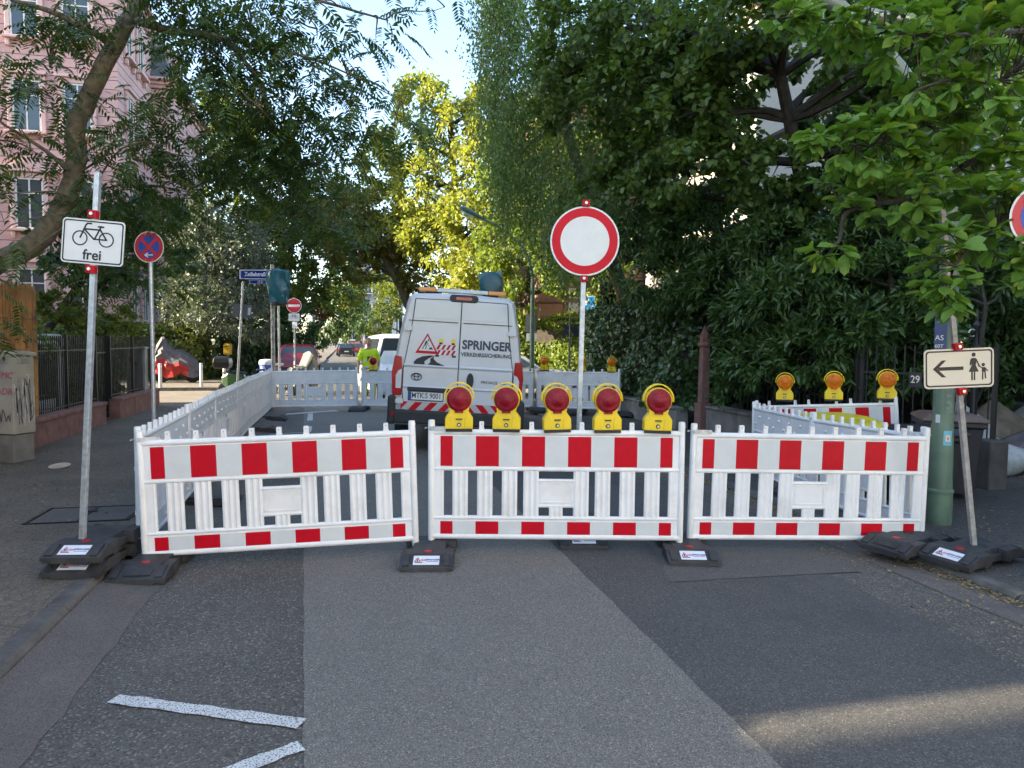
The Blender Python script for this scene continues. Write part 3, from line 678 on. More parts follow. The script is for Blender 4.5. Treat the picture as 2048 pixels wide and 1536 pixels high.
bp = MB(); bp.box((0, -.02, .565), (1.92, .17, .20)); bp.build('bumper', M_trim, van, bevel=.02)
st = MB(); n = 20; x0, x1 = -.86, .86; z0, z1 = .675, .80; y = -.062
for i in range(-2, n+2):
    for sgn in (-1, 1):
        a = i*.115; sh = .11
        pts = [(a, z0), (a+.115, z0), (a+.115+sh, z1), (a+sh, z1)]
        pts = [(min(max(px, 0), .86)*1, pz) for px, pz in pts]
        if pts[1][0]-pts[0][0] < .004 and pts[2][0]-pts[3][0] < .004: continue
        # clip-safe: skip slanted pieces collapsed at the ends
        pp = [(sgn*(.86-px), pz) for px, pz in pts]
        st.add([(px, y, pz) for px, pz in (pp if sgn < 0 else pp[::-1])], [(0, 1, 2, 3)], 0 if i % 2 else 1)
st.box((0, y+.012, (z0+z1)/2), (1.74, .02, z1-z0), None, 1)
st.build('striped_panel', [M_red, mat('grey_sheeting', (.44, .44, .42), .35, var=.04)], van)
# plate
MB().box((-.42, -.055, 1.0), (.70, .03, .06)).build('plate_light_bar', M_trim, van, bevel=.01)
pl = MB().prism(rrect(.54, .135, .012), -.052, -.046).build('number_plate', mat('plate_white', (.66, .67, .66), .35, var=.02), van, (-.48, 0, .895))
ringf = MB(); ringpoly(ringf, rrect(.55, .15, .014), rrect(.525, .12, .01), -.053); ringf.build('plate_frame', M_black, pl)
MB().prism([(-.262, -.058), (-.222, -.058), (-.222, .058), (-.262, .058)], -.0535, -.05).build('country_field', M_blue, pl)
text('MTK', .115, pl, (-.125, -.0538, .002), M_black, bold=.0015, sx=.80); text('S 9001', .115, pl, (.115, -.0538, .002), M_black, bold=.0015, sx=.80)
for z in (.025, -.025): MB().disc((-.028, -.054, z), .016, 16).build('seal', M_galv, pl)
# handle, badges, lettering
MB().prism([(.055*math.cos(R(a)), .12*math.sin(R(a))) for a in range(0, 360, 20)], -.07, -.03).build('door_handle', M_trim, van, (.19, 0, 1.17), bevel=.01)
em = MB()
for rx, rz_, cz in ((.083, .055, 0), (.032, .05, .0), (.06, .024, .022)): em.tube([(rx*math.cos(R(a)), -.046, cz+rz_*math.sin(R(a))) for a in range(0, 361, 15)], .0055, 6, cap=False)
em.build('badge', M_dark, van, (-.64, 0, 1.19), smooth=True)
text('SPRINGER', .19, van, (.42, -.043, 1.72), M_navy, bold=.007, sx=.90); text('VERKEHRSSICHERUNG', .083, van, (.42, -.043, 1.575), M_black, bold=.0016, sx=.93)
text('PROACE', .060, van, (.49, -.043, 1.155), M_dark, bold=.0005, sx=1.15); text('MAX', .042, van, (.70, -.043, 1.145), M_dark, bold=.0005, sx=1.1, shear=.25)
lg = thing('company_logo', None, None, (-.50, -.043, 1.62)); lg.parent = van
a = MB(); T = lambda s, cz=0: [(-.19*s, -.075*s-.03*(1-s)+cz), (.19*s, -.075*s-.03*(1-s)+cz), (0, .26*s+cz)]
flat(a, T(1.0), 0); a.build('triangle_edge', M_sheet, lg)
a = MB(); flat(a, T(.94, .006), -.001); a.build('triangle_red', M_red, lg)
a = MB(); flat(a, T(.66, .036), -.002); a.build('triangle_white', M_sheet, lg)
a = MB(); a.disc((.018, -.003, .142), .013, 12)
for p0, p1, w in (((-.01, .13), (-.028, .08), .026), ((-.028, .085), (-.012, .045), .013), ((-.012, .045), (-.022, .005), .013), ((-.03, .085), (-.05, .04), .013), ((-.05, .04), (-.075, .005), .013), ((-.005, .12), (.012, .085), .01), ((-.03, .105), (.045, .04), .006)): seg(a, p0, p1, w, -.003)
flat(a, [(.02, .0), (.10, .0), (.06, .042)], -.0032); a.build('digger_symbol', M_black, lg)
a = MB()
for i in range(8):
    for j in range(2):
        x0_ = .14+i*.038; z0_ = -.075+j*.085; sk = .04
        flat(a, [(x0_, z0_), (x0_+.038, z0_), (x0_+.038+sk, z0_+.075), (x0_+sk, z0_+.075)], -.0012, i % 2)
for x in (.16, .42): a.box((x, -.001, -.09), (.06, .002, .03), None, 2)
a.build('barrier_symbol', [M_red, M_sheet, M_black], lg)
for x in (.21, .40): a = MB(); a.disc((x, -.002, .145), .034, 16, k=0); seg(a, (x, .09), (x, .118), .05, -.0022, 1); a.build('lamp_symbol', [M_yel, M_black], lg)
a = MB(); path = [(-.12, -.225, .10), (-.10, -.17, .095), (-.02, -.115, .075), (.02, -.09, .05)]
flat(a, [(-.19, -.235), (-.02, -.235), (-.03, -.19), (.03, -.14), (.12, -.095), (.05, -.09), (-.06, -.11), (-.15, -.155), (-.19, -.2)], -.001)
flat(a, [(.02, -.235), (.30, -.245), (.16, -.19), (.11, -.14), (.12, -.1), (.06, -.14), (.06, -.2)], -.0012); a.build('road_symbol', M_black, lg)
# roof beacon bar and brake light
lb = thing('beacon_bar', None, None, (0, .30, 2.56)); lb.parent = van
MB().box((0, 0, 0), (.80, .20, .06)).build('centre', M_sheet, lb, bevel=.015)
for s in (-1, 1): MB().box((s*.55, 0, 0), (.29, .20, .065)).build('beacon', M_amb, lb, bevel=.02); MB().box((s*.45, 0, -.05), (.25, .05, .05)).build('foot', M_trim, lb)
bl = MB().prism(rrect(.44, .115, .05), -.05, .06).build('brake_light', M_trim, van, (.03, 0, 2.43), bevel=.012)
MB().prism(rrect(.25, .045, .02), -.056, -.045).build('lens', M_lens, bl)

# ================================================================ other vehicles
def car(label, loc, rz, col, L=4.3, Wd=1.78, H=1.5, cat='car', group=None, box=False, name='parked_car', white_front=False):
    """nose towards -y"""
    t = thing(name, label, cat, loc, rz, group); m = mat('car_paint_%02d%02d%02d' % tuple(int(c*99) for c in col), col, .25, var=.03, coat=.6)
    w = Wd/2; zb = .28
    side = [(-L/2, .45), (-L/2+.03, .62), (-L/2+.15, .78), (-L*.20, .98 if not box else 1.1), (-L*.09, H-.10 if not box else H-.12), (0, H), (L*.3, H-.02), (L*.42, H-.12 if not box else H-.05), (L*.485, .95), (L/2, .6), (L/2, .35)]
    rings = []
    for y, z in side:
        k = .62 if z < 1.0 else .62-.18*(z-1)/(max(H-1, .01))
        zl = min(.95, z-.05); wt = w-.04-max(0, z-.95)*.28
        rings.append([(-w*.94, y, zb), (w*.94, y, zb), (w, y, (zb+zl)/2+.02), (w*.985, y, zl), (wt, y, z-.04), (wt*.8, y, z), (-wt*.8, y, z), (-wt, y, z-.04), (-w*.985, y, zl), (-w, y, (zb+zl)/2+.02)])
    b = MB(); b.loft(rings); b.build('body', m, t, fix=True, bevel=.03)
    # glass
    y0, z0, y1, z1 = side[3][0], side[3][1], side[4][0], side[4][1]; d = Vector((0, z0-z1, y1-y0)).normalized(); n_ = Vector((0, -(z1-z0), y1-y0)).normalized()*.015
    wa, wb_ = w-.14, w-.04-max(0, z1-.95)*.28-.07
    g_ = MB(); g_.add([Vector((-wa, y0+.06, z0+.03))+n_, Vector((wa, y0+.06, z0+.03))+n_, Vector((wb_, y1-.02, z1-.02))+n_, Vector((-wb_, y1-.02, z1-.02))+n_], [(0, 1, 2, 3)]); g_.build('windscreen', M_glass, t)
    wr = w-.04-max(0, H-.2-.95)*.28
    g_ = MB(); ya, za, yc, zc = side[7][0], side[7][1], side[8][0], side[8][1]; n2 = Vector((0, za-zc, yc-ya)).normalized()*.02
    g_.add([Vector((-wr+.08, ya+.01, za-.02))+n2, Vector((wr-.08, ya+.01, za-.02))+n2, Vector((w-.13, yc-.01, zc+.06))+n2, Vector((-w+.13, yc-.01, zc+.06))+n2], [(3, 2, 1, 0)]); g_.build('rear_window', M_glass, t)
    for s in (-1, 1):
        q_ = MB(); q_.add([(s*(w-.0), -L*.14, 1.0), (s*(w-.0), L*.38, 1.0), (s*(w-.045-max(0, H-.15-.95)*.28), L*.33, H-.15), (s*(w-.045-max(0, H-.15-.95)*.28), -L*.05, H-.15)], [(0, 1, 2, 3)]); q_.build('side_window', M_glass, t, (s*.008, 0, 0))
        hl = MB(); hl.box((s*(w-.26), -L/2+.09, .70), (.36, .16, .13)); hl.build('headlamp', M_clear, t, bevel=.03)
        hl = MB(); hl.box((s*(w-.16), L/2-.05, .80), (.22, .12, .18)); hl.build('tail_lamp', M_lens, t, bevel=.02)
        MB().box((s*(w+.08), -L*.12, 1.02), (.16, .08, .12)).build('mirror', m, t, bevel=.03)
        for y in (-L*.31, L*.30):
            wh = thing('wheel', None, None, (s*(w-.08), y, .31)); wh.parent = t
            MB().lathe([(.18, -.1), (.30, -.1), (.315, -.06), (.315, .06), (.30, .1), (.18, .1)], ax='x', n=20).build('tyre', M_tyre, wh, smooth=True)
            MB().lathe([(.19, -.105), (.06, -.112), (.19, .105)][:1]+[(.19, .108)], ax='x', n=16).build('rim', M_alu, wh)
    MB().box((0, -L/2-.005, .52), (Wd*.7, .06, .16)).build('grille', M_trim, t); MB().box((0, -L/2-.04, .48), (.5, .01, .11)).build('number_plate', M_sheet, t)
    MB().box((0, L/2+.005, .62), (.5, .02, .11)).build('number_plate', M_sheet, t); MB().box((0, L/2-.02, .40), (Wd*.9, .1, .18)).build('bumper', M_trim, t, bevel=.03)
    return t
CG = 'cars parked down the street'
car('dark red car facing the camera beside the no entry sign', W(-2.15, 34.6, .06), ST, (.26, .015, .022), 4.3, 1.85, 1.58, group=CG)
car('white van with its side turned, behind the worker in yellow', W(1.62, 22.2, .04), ST+R(8), (.70, .71, .71), 4.4, 1.9, 2.0, 'van', box=True, name='white_van')
car('silver car partly hidden behind the right end of the grey van', W(5.6, 23.9, .02), ST+R(85), (.42, .43, .43), 4.3, 1.76, 1.42, group=CG)
for i, (p, q, col, nm) in enumerate(((.1, 84, (.02, .021, .024), 'black car parked far down the street, nearest of the far row'), (-.2, 91, (.05, .052, .058), 'dark grey car parked far down the street, behind the black one'), (.9, 97, (.30, .02, .02), 'small red car parked far down the street'), (1.6, 104, (.12, .125, .13), 'grey car farthest down the street'))):
    car(nm, W(p, q, .02), ST+PI, col, 4.3, 1.8, 1.6, group=CG)
# scooter with top case
def wheel(t, loc, r_, w=.1):
    wh = thing('wheel', None, None, loc); wh.parent = t
    MB().lathe([(r_*.6, -w/2), (r_*.93, -w/2), (r_, -w/4), (r_, w/4), (r_*.93, w/2), (r_*.6, w/2)], ax='y', n=22).build('tyre', M_tyre, wh, smooth=True)
    MB().lathe([(r_*.62, -w*.3), (r_*.62, w*.3)], ax='y', n=14).build('rim', M_grey, wh); return wh
M_sgreen = mat('scooter_green', (.02, .055, .02), .3, coat=.4)
t = thing('motor_scooter', 'green motor scooter with black top case behind the left barrier row', 'scooter', (-8.3, 22.2, .0), R(8))
wheel(t, (-.62, 0, .26), .26); wheel(t, (.66, 0, .26), .26)
b = MB(); b.loft([[(x, -w, z0), (x, w, z0), (x, w*.9, z1), (x, -w*.9, z1)] for x, w, z0, z1 in ((-.75, .06, .45, .66), (-.55, .15, .30, .78), (-.1, .17, .28, .76), (.15, .16, .2, .34), (.45, .17, .2, .36), (.58, .2, .25, .80), (.68, .12, .3, .95))]); b.build('body', M_sgreen, t, bevel=.03, fix=True)
b = MB(); b.loft([[(x, -w, z0), (x, w, z0), (x, w*.8, z1), (x, -w*.8, z1)] for x, w, z0, z1 in ((-.72, .1, .76, .82), (-.4, .15, .77, .88), (.0, .12, .75, .80))]); b.build('seat', M_trim, t, bevel=.03, fix=True)
b = MB(); b.tube([(.62, 0, .8), (.55, 0, 1.02)], .03); b.tube([(.5, -.33, 1.05), (.56, -.1, 1.03), (.56, .1, 1.03), (.5, .33, 1.05)], .016, 6); b.build('handlebar', M_trim, t)
b = MB(); b.loft([[(-.72+s*x, s2*y*k, z) for x, s2 in ((-1, -1), (1, -1), (1, 1), (-1, 1)) for y in (.26,)] for z, s, k in ((.93, .18, .8), (.97, .235, .95), (1.12, .245, 1), (1.24, .225, .93), (1.31, .16, .7))]); b.build('top_case', mat('case_black', (.008, .008, .009), .35, var=.1), t, bevel=.03, fix=True)
# covered motorcycles
def draped(name, label, loc, rz, prof, m0, m1, split, seed):
    """prof: (x, half width, top z) along the length; cover hangs to zlow with folds"""
    t = thing(name, label, 'motorcycle', loc, rz); r2 = random.Random(seed)
    wheel(t, (prof[0][0]+.32, 0, .30), .30); wheel(t, (prof[-1][0]-.30, 0, .30), .30)
    for nm, lo, hi, m in (('lower_cover', 0., split, m1), ('cover', split, 1., m0)) if m0 is not m1 else (('cover', 0., 1., m0),):
        rings = []; K = 24
        for x, w, zt in prof:
            ring = []
            for j in range(K+1):
                a = PI*j/K; ca = math.cos(a); zz = .28+.10*math.sin(x*7)+(zt-.28)*max(0, math.sin(a))**.8; yy = w*(1 if ca > 0 else -1)*abs(ca)**.6*(1+.16*math.sin(x*13+j*1.7)+.1*math.sin(x*29+j))
                ring.append((x+.03*math.sin(j*1.1+x*5), yy, zz))
            rings.append(ring)
        mb = MB(); n = K+1
        for i in range(len(rings)-1):
            for j in range(K):
                f_ = min(j, K-1-j)/(K/2)
                if m0 is not m1 and prof[i][0] > .25: lo, hi = ((9, 9) if nm == 'lower_cover' else (0, 1))
                if lo <= f_ < hi or (hi >= 1 and f_ >= lo): mb.add([rings[i][j], rings[i][j+1], rings[i+1][j+1], rings[i+1][j]], [(0, 1, 2, 3)])
        mb.build(nm, m, t, smooth=True)['kind'] = 'stuff' if nm == 'lower_cover' else 'thing'
    return t
M_cgrey = mat('grey_tarp', (.10, .09, .098), .55, var=.15, scale=5); M_cred = mat('red_tarp', (.34, .012, .01), .55, var=.1); M_colive = mat('silver_tarp', (.10, .10, .082), .45, var=.12)
draped('covered_motorcycle', 'motorcycle under a grey and red cover by the ivy hedge', (-13.35, 28.2, .1), R(14), [(-.86, .14, .55), (-.78, .30, 1.0), (-.66, .34, 1.38), (-.48, .34, 1.80), (-.40, .32, 1.86), (-.28, .36, 1.66), (-.05, .38, 1.36), (.2, .40, 1.22), (.5, .38, 1.16), (.72, .34, 1.05), (.9, .16, .6)], M_cgrey, M_cred, .17, 1)
draped('covered_motorcycle', 'motorcycle under a silver olive cover in front of the red car', (-6.95, 23.5, .0), R(55), [(-.9, .1, .5), (-.75, .3, .9), (-.4, .36, 1.0), (.0, .36, 1.05), (.4, .4, 1.5), (.7, .38, 1.55), (.86, .2, .8)], M_colive, M_colive, .2, 2).scale = (.62, .8, .95)
# bicycle leaning near the blue drum
def bicycle(label, loc, rz, m):
    t = thing('bicycle', label, 'bicycle', loc, (R(4), 0, rz), 'bicycles on the corner')
    for x in (-.52, .52):
        w = thing('wheel', None, None, (x, 0, .34)); w.parent = t
        MB().tube([(.33*math.cos(R(a)), 0, .33*math.sin(R(a))) for a in range(0, 361, 15)], .016, 6, cap=False).build('tyre', M_tyre, w)
        s = MB(); [s.tube([(0, 0, 0), (.32*math.cos(R(a)), 0, .32*math.sin(R(a)))], .002, 3) for a in range(0, 360, 30)]; s.build('spokes', M_alu, w)
    f = MB()
    for a, b in (((-.52, .34), (-.1, .3)), ((-.1, .3), (-.22, .82)), ((-.52, .34), (-.2, .75)), ((-.2, .75), (.36, .78)), ((-.1, .3), (.38, .68)), ((.34, .86), (.52, .34))): f.tube([(a[0], 0, a[1]), (b[0], 0, b[1])], .016, 8)
    f.build('frame', m, t); MB().box((-.24, 0, .86), (.26, .13, .06)).build('saddle', M_trim, t, bevel=.02)
    h = MB(); h.tube([(.34, 0, .84), (.32, 0, 1.0)], .013); h.tube([(.2, -.3, 1.0), (.32, -.12, 1.03), (.32, .12, 1.03), (.2, .3, 1.0)], .013, 6); h.build('handlebar', M_dark, t)
    return t
bicycle('black bicycle behind the corner of the left barrier row', (-7.9, 23.0, .0), R(20), M_dark)
bicycle('dark bicycle parked beside the silver olive motorcycle cover', (-6.9, 22.0, .0), R(60), M_dark)
bicycle('bicycle standing behind the rightmost back barrier', (1.5, 20.2, .0), R(8), M_grey)
t = thing('plastic_drum', 'blue plastic drum with pale lid behind the left barrier corner', 'drum', (-8.35, 24.2, .0))
MB().lathe([(.22, .0), (.25, .03), (.25, .3), (.265, .33), (.25, .36), (.25, .68), (.265, .71), (.25, .74), (.25, .98)], n=24).build('body', mat('drum_blue', (.03, .09, .42), .35), t, smooth=True)
MB().lathe([(.255, .98), (.27, 1.0), (.27, 1.1), (.23, 1.15), (.1, 1.17)], n=24).build('lid', mat('drum_lid', (.55, .63, .72), .4), t, smooth=True)

# ================================================================ people
def person(label, loc, rz, h, top_m, leg_m, vest=False, group=None, hair=(.10, .085, .07)):
    t = thing('person', label, 'person', loc, (0, 0, rz), group); k = h/1.8
    J = {'pel': (0, 0, .95), 'spi': (0, .0, 1.15), 'che': (0, .01, 1.36), 'neck': (0, .0, 1.52), 'hd': (0, -.02, 1.60),
         'lh': (-.09, 0, .90), 'lk': (-.11, -.03, .50), 'la': (-.11, .02, .09), 'lt': (-.12, -.15, .04), 'rh': (.09, 0, .90), 'rk': (.11, -.05, .50), 'ra': (.12, .0, .09), 'rt': (.14, -.17, .04),
         'ls': (-.19, .01, 1.44), 'le': (-.27, .02, 1.16), 'lw': (-.30, -.10, .93), 'rs': (.19, .01, 1.44), 're': (.28, .03, 1.17), 'rw': (.22, -.16, 1.0)}
    rad = {'pel': .145, 'spi': .135, 'che': .155, 'neck': .055, 'hd': .05, 'lh': .09, 'lk': .062, 'la': .045, 'lt': .035, 'ls': .068, 'le': .046, 'lw': .034}
    E_ = [('pel', 'spi'), ('spi', 'che'), ('che', 'neck'), ('neck', 'hd'), ('pel', 'lh'), ('lh', 'lk'), ('lk', 'la'), ('la', 'lt'), ('pel', 'rh'), ('rh', 'rk'), ('rk', 'ra'), ('ra', 'rt'), ('che', 'ls'), ('ls', 'le'), ('le', 'lw'), ('che', 'rs'), ('rs', 're'), ('re', 'rw')]
    skin = mat('skin', (.42, .24, .17), .5, var=.06); nm = list(J)
    def ensure(me):
        import bmesh
        b = bmesh.new(); b.from_mesh(me); b.verts.layers.skin.verify(); b.to_mesh(me); b.free()
    def grow(name, names, edges, rr, m, extra=0):
        me = bpy.data.meshes.new(name); me.from_pydata([tuple(c*k for c in J[n]) for n in names], [(names.index(a), names.index(b)) for a, b in edges], []); ensure(me)
        o = put(name, me, t); sk = o.modifiers.new('skin', 'SKIN'); L_ = me.skin_vertices[0].data
        for i, n in enumerate(names):
            r_ = (rr.get(n) or rr.get('l'+n[1:], .05))*k+extra; w = n in ('che', 'spi', 'pel')
            L_[i].radius = (r_*(1.15 if w else 1), r_*(.8 if w else 1)); L_[i].use_root = (i == 0)
        sb = o.modifiers.new('sub', 'SUBSURF'); sb.levels = 2; sb.render_levels = 2; me.materials.append(m); sk.use_smooth_shade = True
        return o
    grow('body', nm, E_, rad, skin)
    grow('trousers', ['pel', 'lh', 'lk', 'la', 'rh', 'rk', 'ra'], [('pel', 'lh'), ('lh', 'lk'), ('lk', 'la'), ('pel', 'rh'), ('rh', 'rk'), ('rk', 'ra')], rad, leg_m, .014)
    if vest: ns, es = ['pel', 'spi', 'che', 'ls', 'le', 'rs', 're'], [('pel', 'spi'), ('spi', 'che'), ('che', 'ls'), ('ls', 'le'), ('che', 'rs'), ('rs', 're')]
    else: ns, es = ['pel', 'spi', 'che', 'ls', 'le', 'lw', 'rs', 're', 'rw'], [('pel', 'spi'), ('spi', 'che'), ('che', 'ls'), ('ls', 'le'), ('le', 'lw'), ('che', 'rs'), ('rs', 're'), ('re', 'rw')]
    J['lw'] = tuple(.9*a+.1*b for a, b in zip(J['lw'], J['le'])); J['rw'] = tuple(.9*a+.1*b for a, b in zip(J['rw'], J['re']))
    grow('shirt', ns, es, rad, top_m, .03 if vest else .016)
    if vest:
        for z in (1.03, 1.20): MB().lathe([(.1, -.02), (.1, .02)], n=20).build('reflective_band', M_sheet, t, (0, 0, z*k)).scale = (2.06*k, 1.5*k, 1)
        MB().box((0, -.15*k, 1.25*k), (.15*k, .02, .12*k)).build('chest_pocket', M_trim, t)
    # head with features
    hd = MB(); rings = []
    for z, rx, ry, oy in ((1.575, .045, .05, .0), (1.60, .058, .072, -.012), (1.63, .068, .088, -.012), (1.68, .074, .096, -.004), (1.73, .076, .098, .004), (1.77, .068, .088, .008), (1.795, .045, .06, .01), (1.802, .012, .015, .01)):
        rings.append([(rx*math.cos(R(a))*k, (ry*math.sin(R(a))+oy)*k, z*k) for a in range(0, 360, 30)])
    hd.loft(rings); hd.tube([(0, -.098*k, 1.70*k), (0, -.122*k, 1.665*k)], [.008*k, .015*k], 6)
    for s in (-1, 1): hd.lathe([(.001, -.02), (.028*k, -.008), (.028*k, .008), (.001, .02)], (s*.078*k, .005, 1.685*k), 8, 'x')
    H_ = hd.build('head', skin, t, smooth=True)
    fe = MB()
    for s in (-1, 1): fe.lathe([(.011*k, -.101*k), (.004, -.092*k)], (s*.03*k, 0, 1.70*k), 8, 'y')
    fe.box((0, -.094*k, 1.625*k), (.045*k, .01, .008)); fe.build('face_features', mat('face_dark', (.10, .045, .035), .6, var=0), H_)
    hr = MB(); rings = []
    for z, rx, ry, oy in ((1.70, .079, .085, .03), (1.74, .081, .098, .014), (1.78, .073, .09, .012), (1.805, .05, .062, .012), (1.815, .01, .012, .012)): rings.append([(rx*math.cos(R(a))*k, (ry*math.sin(R(a))+oy)*k, z*k) for a in range(0, 360, 30)])
    hr.loft(rings); hr.build('hair', mat('hair_%d' % int(hair[0]*999), hair, .7), H_, smooth=True)
    for s, wj in ((-1, 'lw'), (1, 'rw')):
        hand = MB(); w = Vector(J[wj])*k; hand.box(tuple(w+Vector((0, -.015, -.05))), (.035, .075, .085))
        for i, (dy, L_) in enumerate(((-.04, .07), (-.017, .08), (.006, .075), (.028, .06))): hand.tube([w+Vector((0, dy-.01, -.085)), w+Vector((-s*.008, dy-.016, -.085-L_*.55)), w+Vector((-s*.028, dy-.02, -.085-L_*.9))], [.010, .009, .007], 6)
        hand.tube([w+Vector((0, -.05, -.03)), w+Vector((-s*.01, -.075, -.065)), w+Vector((-s*.018, -.075, -.10))], [.012, .010, .008], 6)
        hand.build('hand', skin, t, bevel=.006)
        ft = 'l' if s < 0 else 'r'; a = Vector(J[ft+'a'])*k; MB().loft([[(a.x+x*wd_, a.y+y, z) for x, z in ((-1, .0), (1, .0), (.8, hh), (-.8, hh))] for y, wd_, hh in ((.09, .04, .10), (.0, .05, .13), (-.12, .055, .075), (-.2, .04, .045))]).build('shoe', M_trim, t, bevel=.012, fix=True)
    return t
M_hiv = mat('hi_vis_yellow', (.62, .85, .02), .6, var=.08); M_jean = mat('dark_trousers', (.03, .035, .05), .8)
person('person in a bright yellow safety vest standing beside the van', (-3.98, 19.7, .04), R(25), 1.86, M_hiv, M_hiv, True, hair=(.22, .18, .16))
person('person in dark clothes half hidden behind the red car', W(-2.6, 39.5, .1), 0, 1.86, mat('dark_shirt', (.05, .05, .06), .8), M_jean, group='people behind the red car')
person('person in pale clothes half hidden by the covered sign poles', W(-3.3, 39.8, .1), 0, 1.9, mat('pale_shirt', (.45, .42, .38), .8), M_jean, group='people behind the red car', hair=(.35, .25, .14))
# ================================================================ street furniture
M_teal = mat('teal_bag', (.012, .10, .125), .32, var=.3, scale=7, spec=.6)
M_lampg = mat('lamp_green', (.09, .16, .12), .35, var=.15, scale=5)
def street_lamp(label, base, elbow, arm, head_dir, r_=.075, scale=1):
    t = thing('street_lamp', label, 'street lamp', base, 0, 'green street lamps'); b0 = Vector(base)
    MB().lathe([(r_*1.25, 0), (r_*1.25, .9), (r_*1.05, .95), (r_, 1.0), (r_*.85, elbow)], n=14).build('pole', M_green, t, smooth=True)
    n = 14; pts = [Vector((0, 0, elbow-.01))]
    for x, z in arm: pts.append(Vector((head_dir.x*x, head_dir.y*x, z)))
    # smooth the arm
    cr = []
    for i in range(len(pts)-1):
        p0, p1, p2, p3 = pts[max(i-1, 0)], pts[i], pts[i+1], pts[min(i+2, len(pts)-1)]
        for j in range(4):
            s = j/4; cr.append(.5*((2*p1)+(-p0+p2)*s+(2*p0-5*p1+4*p2-p3)*s*s+(-p0+3*p1-3*p2+p3)*s**3))
    cr.append(pts[-1]); m = len(cr)
    MB().tube(cr, [r_*.85-(r_*.4)*i/m for i in range(m)], 10).build('arm', M_green, t, smooth=True)
    e = cr[-1]; d = (cr[-1]-cr[-2]).normalized(); h = MB(); sd_ = Vector((-d.y, d.x, 0)).normalized(); up = sd_.cross(d)*-1
    if up.z < 0: up = -up
    rings = []
    for s, w, hh, dn in ((0, .05, .04, .04), (.18, .075, .06, .05), (.5, .13, .09, .07), (.78, .15, .085, .08), (.9, .10, .05, .05)):
        c = e+d*s*scale; rings.append([c+sd_*(w*math.cos(a))*scale+up*((hh if math.sin(a) > 0 else dn)*math.sin(a))*scale for a in [2*PI*j/12 for j in range(12)]])
    h.loft(rings); hd = h.build('lamp_head', M_lampg, t, smooth=True, fix=True)
    g_ = MB(); c = e+d*.64*scale-up*.055*scale; rings = []
    for s, w, q in ((-.2, .05, 0), (-.12, .11, -.03), (.05, .12, -.05), (.17, .09, -.02)): rings.append([c+d*s*scale+sd_*(w*math.cos(a))*scale+up*(q+.03*math.sin(a))*scale for a in [2*PI*j/10 for j in range(10)]])
    g_.loft(rings); g_.build('lamp_glass', M_clear, hd, smooth=True, fix=True)
    return t
hdv = Vector((-RC, -RS, 0))
street_lamp('green street lamp rising behind the van with its arm over the road', W(5.62, 21.3, .05), 3.6, ((.0, 3.75), (.10, 4.2), (.32, 4.65), (.9, 5.15), (1.45, 5.42)), hdv)
street_lamp('second green street lamp, its head above the van roof', W(5.75, 40.2, .1), 3.9, ((.05, 4.3), (.3, 5.0), (.9, 5.75), (1.5, 6.15)), hdv)
street_lamp('third green street lamp, its pale arm left of the van roof', W(5.2, 52, .1), 3.9, ((.05, 4.3), (.3, 5.0), (.9, 5.6), (1.6, 5.9)), hdv)
street_lamp('farthest green street lamp with a thin arm over the road', W(4.6, 66, .1), 3.9, ((.05, 4.4), (.4, 5.2), (1.2, 5.9), (2.2, 6.1)), hdv)
# the big green post on the right with its arm in the leaves
t = thing('lamp_post', 'thick green lamp post with stickers beside the right front barrier', 'street lamp', (4.27, 7.0, .04), 0, 'green street lamps')
MB().lathe([(.115, 0), (.115, .32), (.122, .325), (.122, .35), (.108, .36), (.098, 1.0), (.092, 1.02), (.085, 3.0)], n=24).build('pole', M_green, t, smooth=True)
MB().tube([(0, 0, 2.95), (-.06, 0, 3.25), (-.16, 0, 3.7), (-.32, 0, 4.1), (-.56, 0, 4.42), (-.86, 0, 4.75), (-1.15, 0, 5.0), (-1.6, 0, 5.25)], [.085, .08, .078, .075, .07, .066, .062, .06], 14).build('arm', mat('grey_green_paint', (.18, .22, .18), .45, var=.12), t, smooth=True)
MB().loft([[(x, w*math.cos(a), z+h*math.sin(a)) for a in [2*PI*j/10 for j in range(10)]] for x, w, z, h in ((-1.55, .05, 5.22, .05), (-1.9, .14, 5.4, .08), (-2.3, .15, 5.55, .08), (-2.45, .08, 5.6, .04))]).build('lamp_head', M_lampg, t, smooth=True, fix=True)
def wrap(t, a0, a1, z0, z1, r_, m, name='sticker', n=6):
    mb = MB(); mb.add([(r_*math.cos(R(a0+(a1-a0)*i/n)), r_*math.sin(R(a0+(a1-a0)*i/n)), z) for z in (z0, z1) for i in range(n+1)], [(i, i+1, n+2+i, n+1+i) for i in range(n)]); return mb.build(name, m, t)
wrap(t, 245, 290, .80, .945, .103, mat('sticker_cyan', (.16, .45, .55), .4, var=.1)); s_ = wrap(t, 255, 278, .84, .90, .1045, mat('sticker_flower', (.75, .68, .6), .5)); wrap(t, 262, 271, .85, .885, .106, mat('sticker_orange', (.7, .2, .04), .5))
wrap(t, 200, 225, 1.02, 1.1, .100, M_sheet); wrap(t, 250, 285, 1.12, 1.42, .0965, mat('scraped_green', (.15, .21, .16), .6, var=.3, scale=30), 'paper_remains'); wrap(t, 265, 285, 1.85, 2.02, .094, mat('sticker_pink', (.45, .07, .10), .5))
bb = MB().box((0, 0, 0), (.105, .006, .62)).build('notice_board', mat('notice_blue', (.018, .04, .16), .4, var=.1), t, (-.115, -.09, 2.02), (0, 0, R(-14)))
for z, tx, sz in ((.20, 'AS', .07), (.13, '60T', .05), (-.03, '28', .04), (-.17, 'AS', .07), (-.25, '60T', .05)): text(tx, sz, bb, (-.01, -.0045, z), M_sheet)
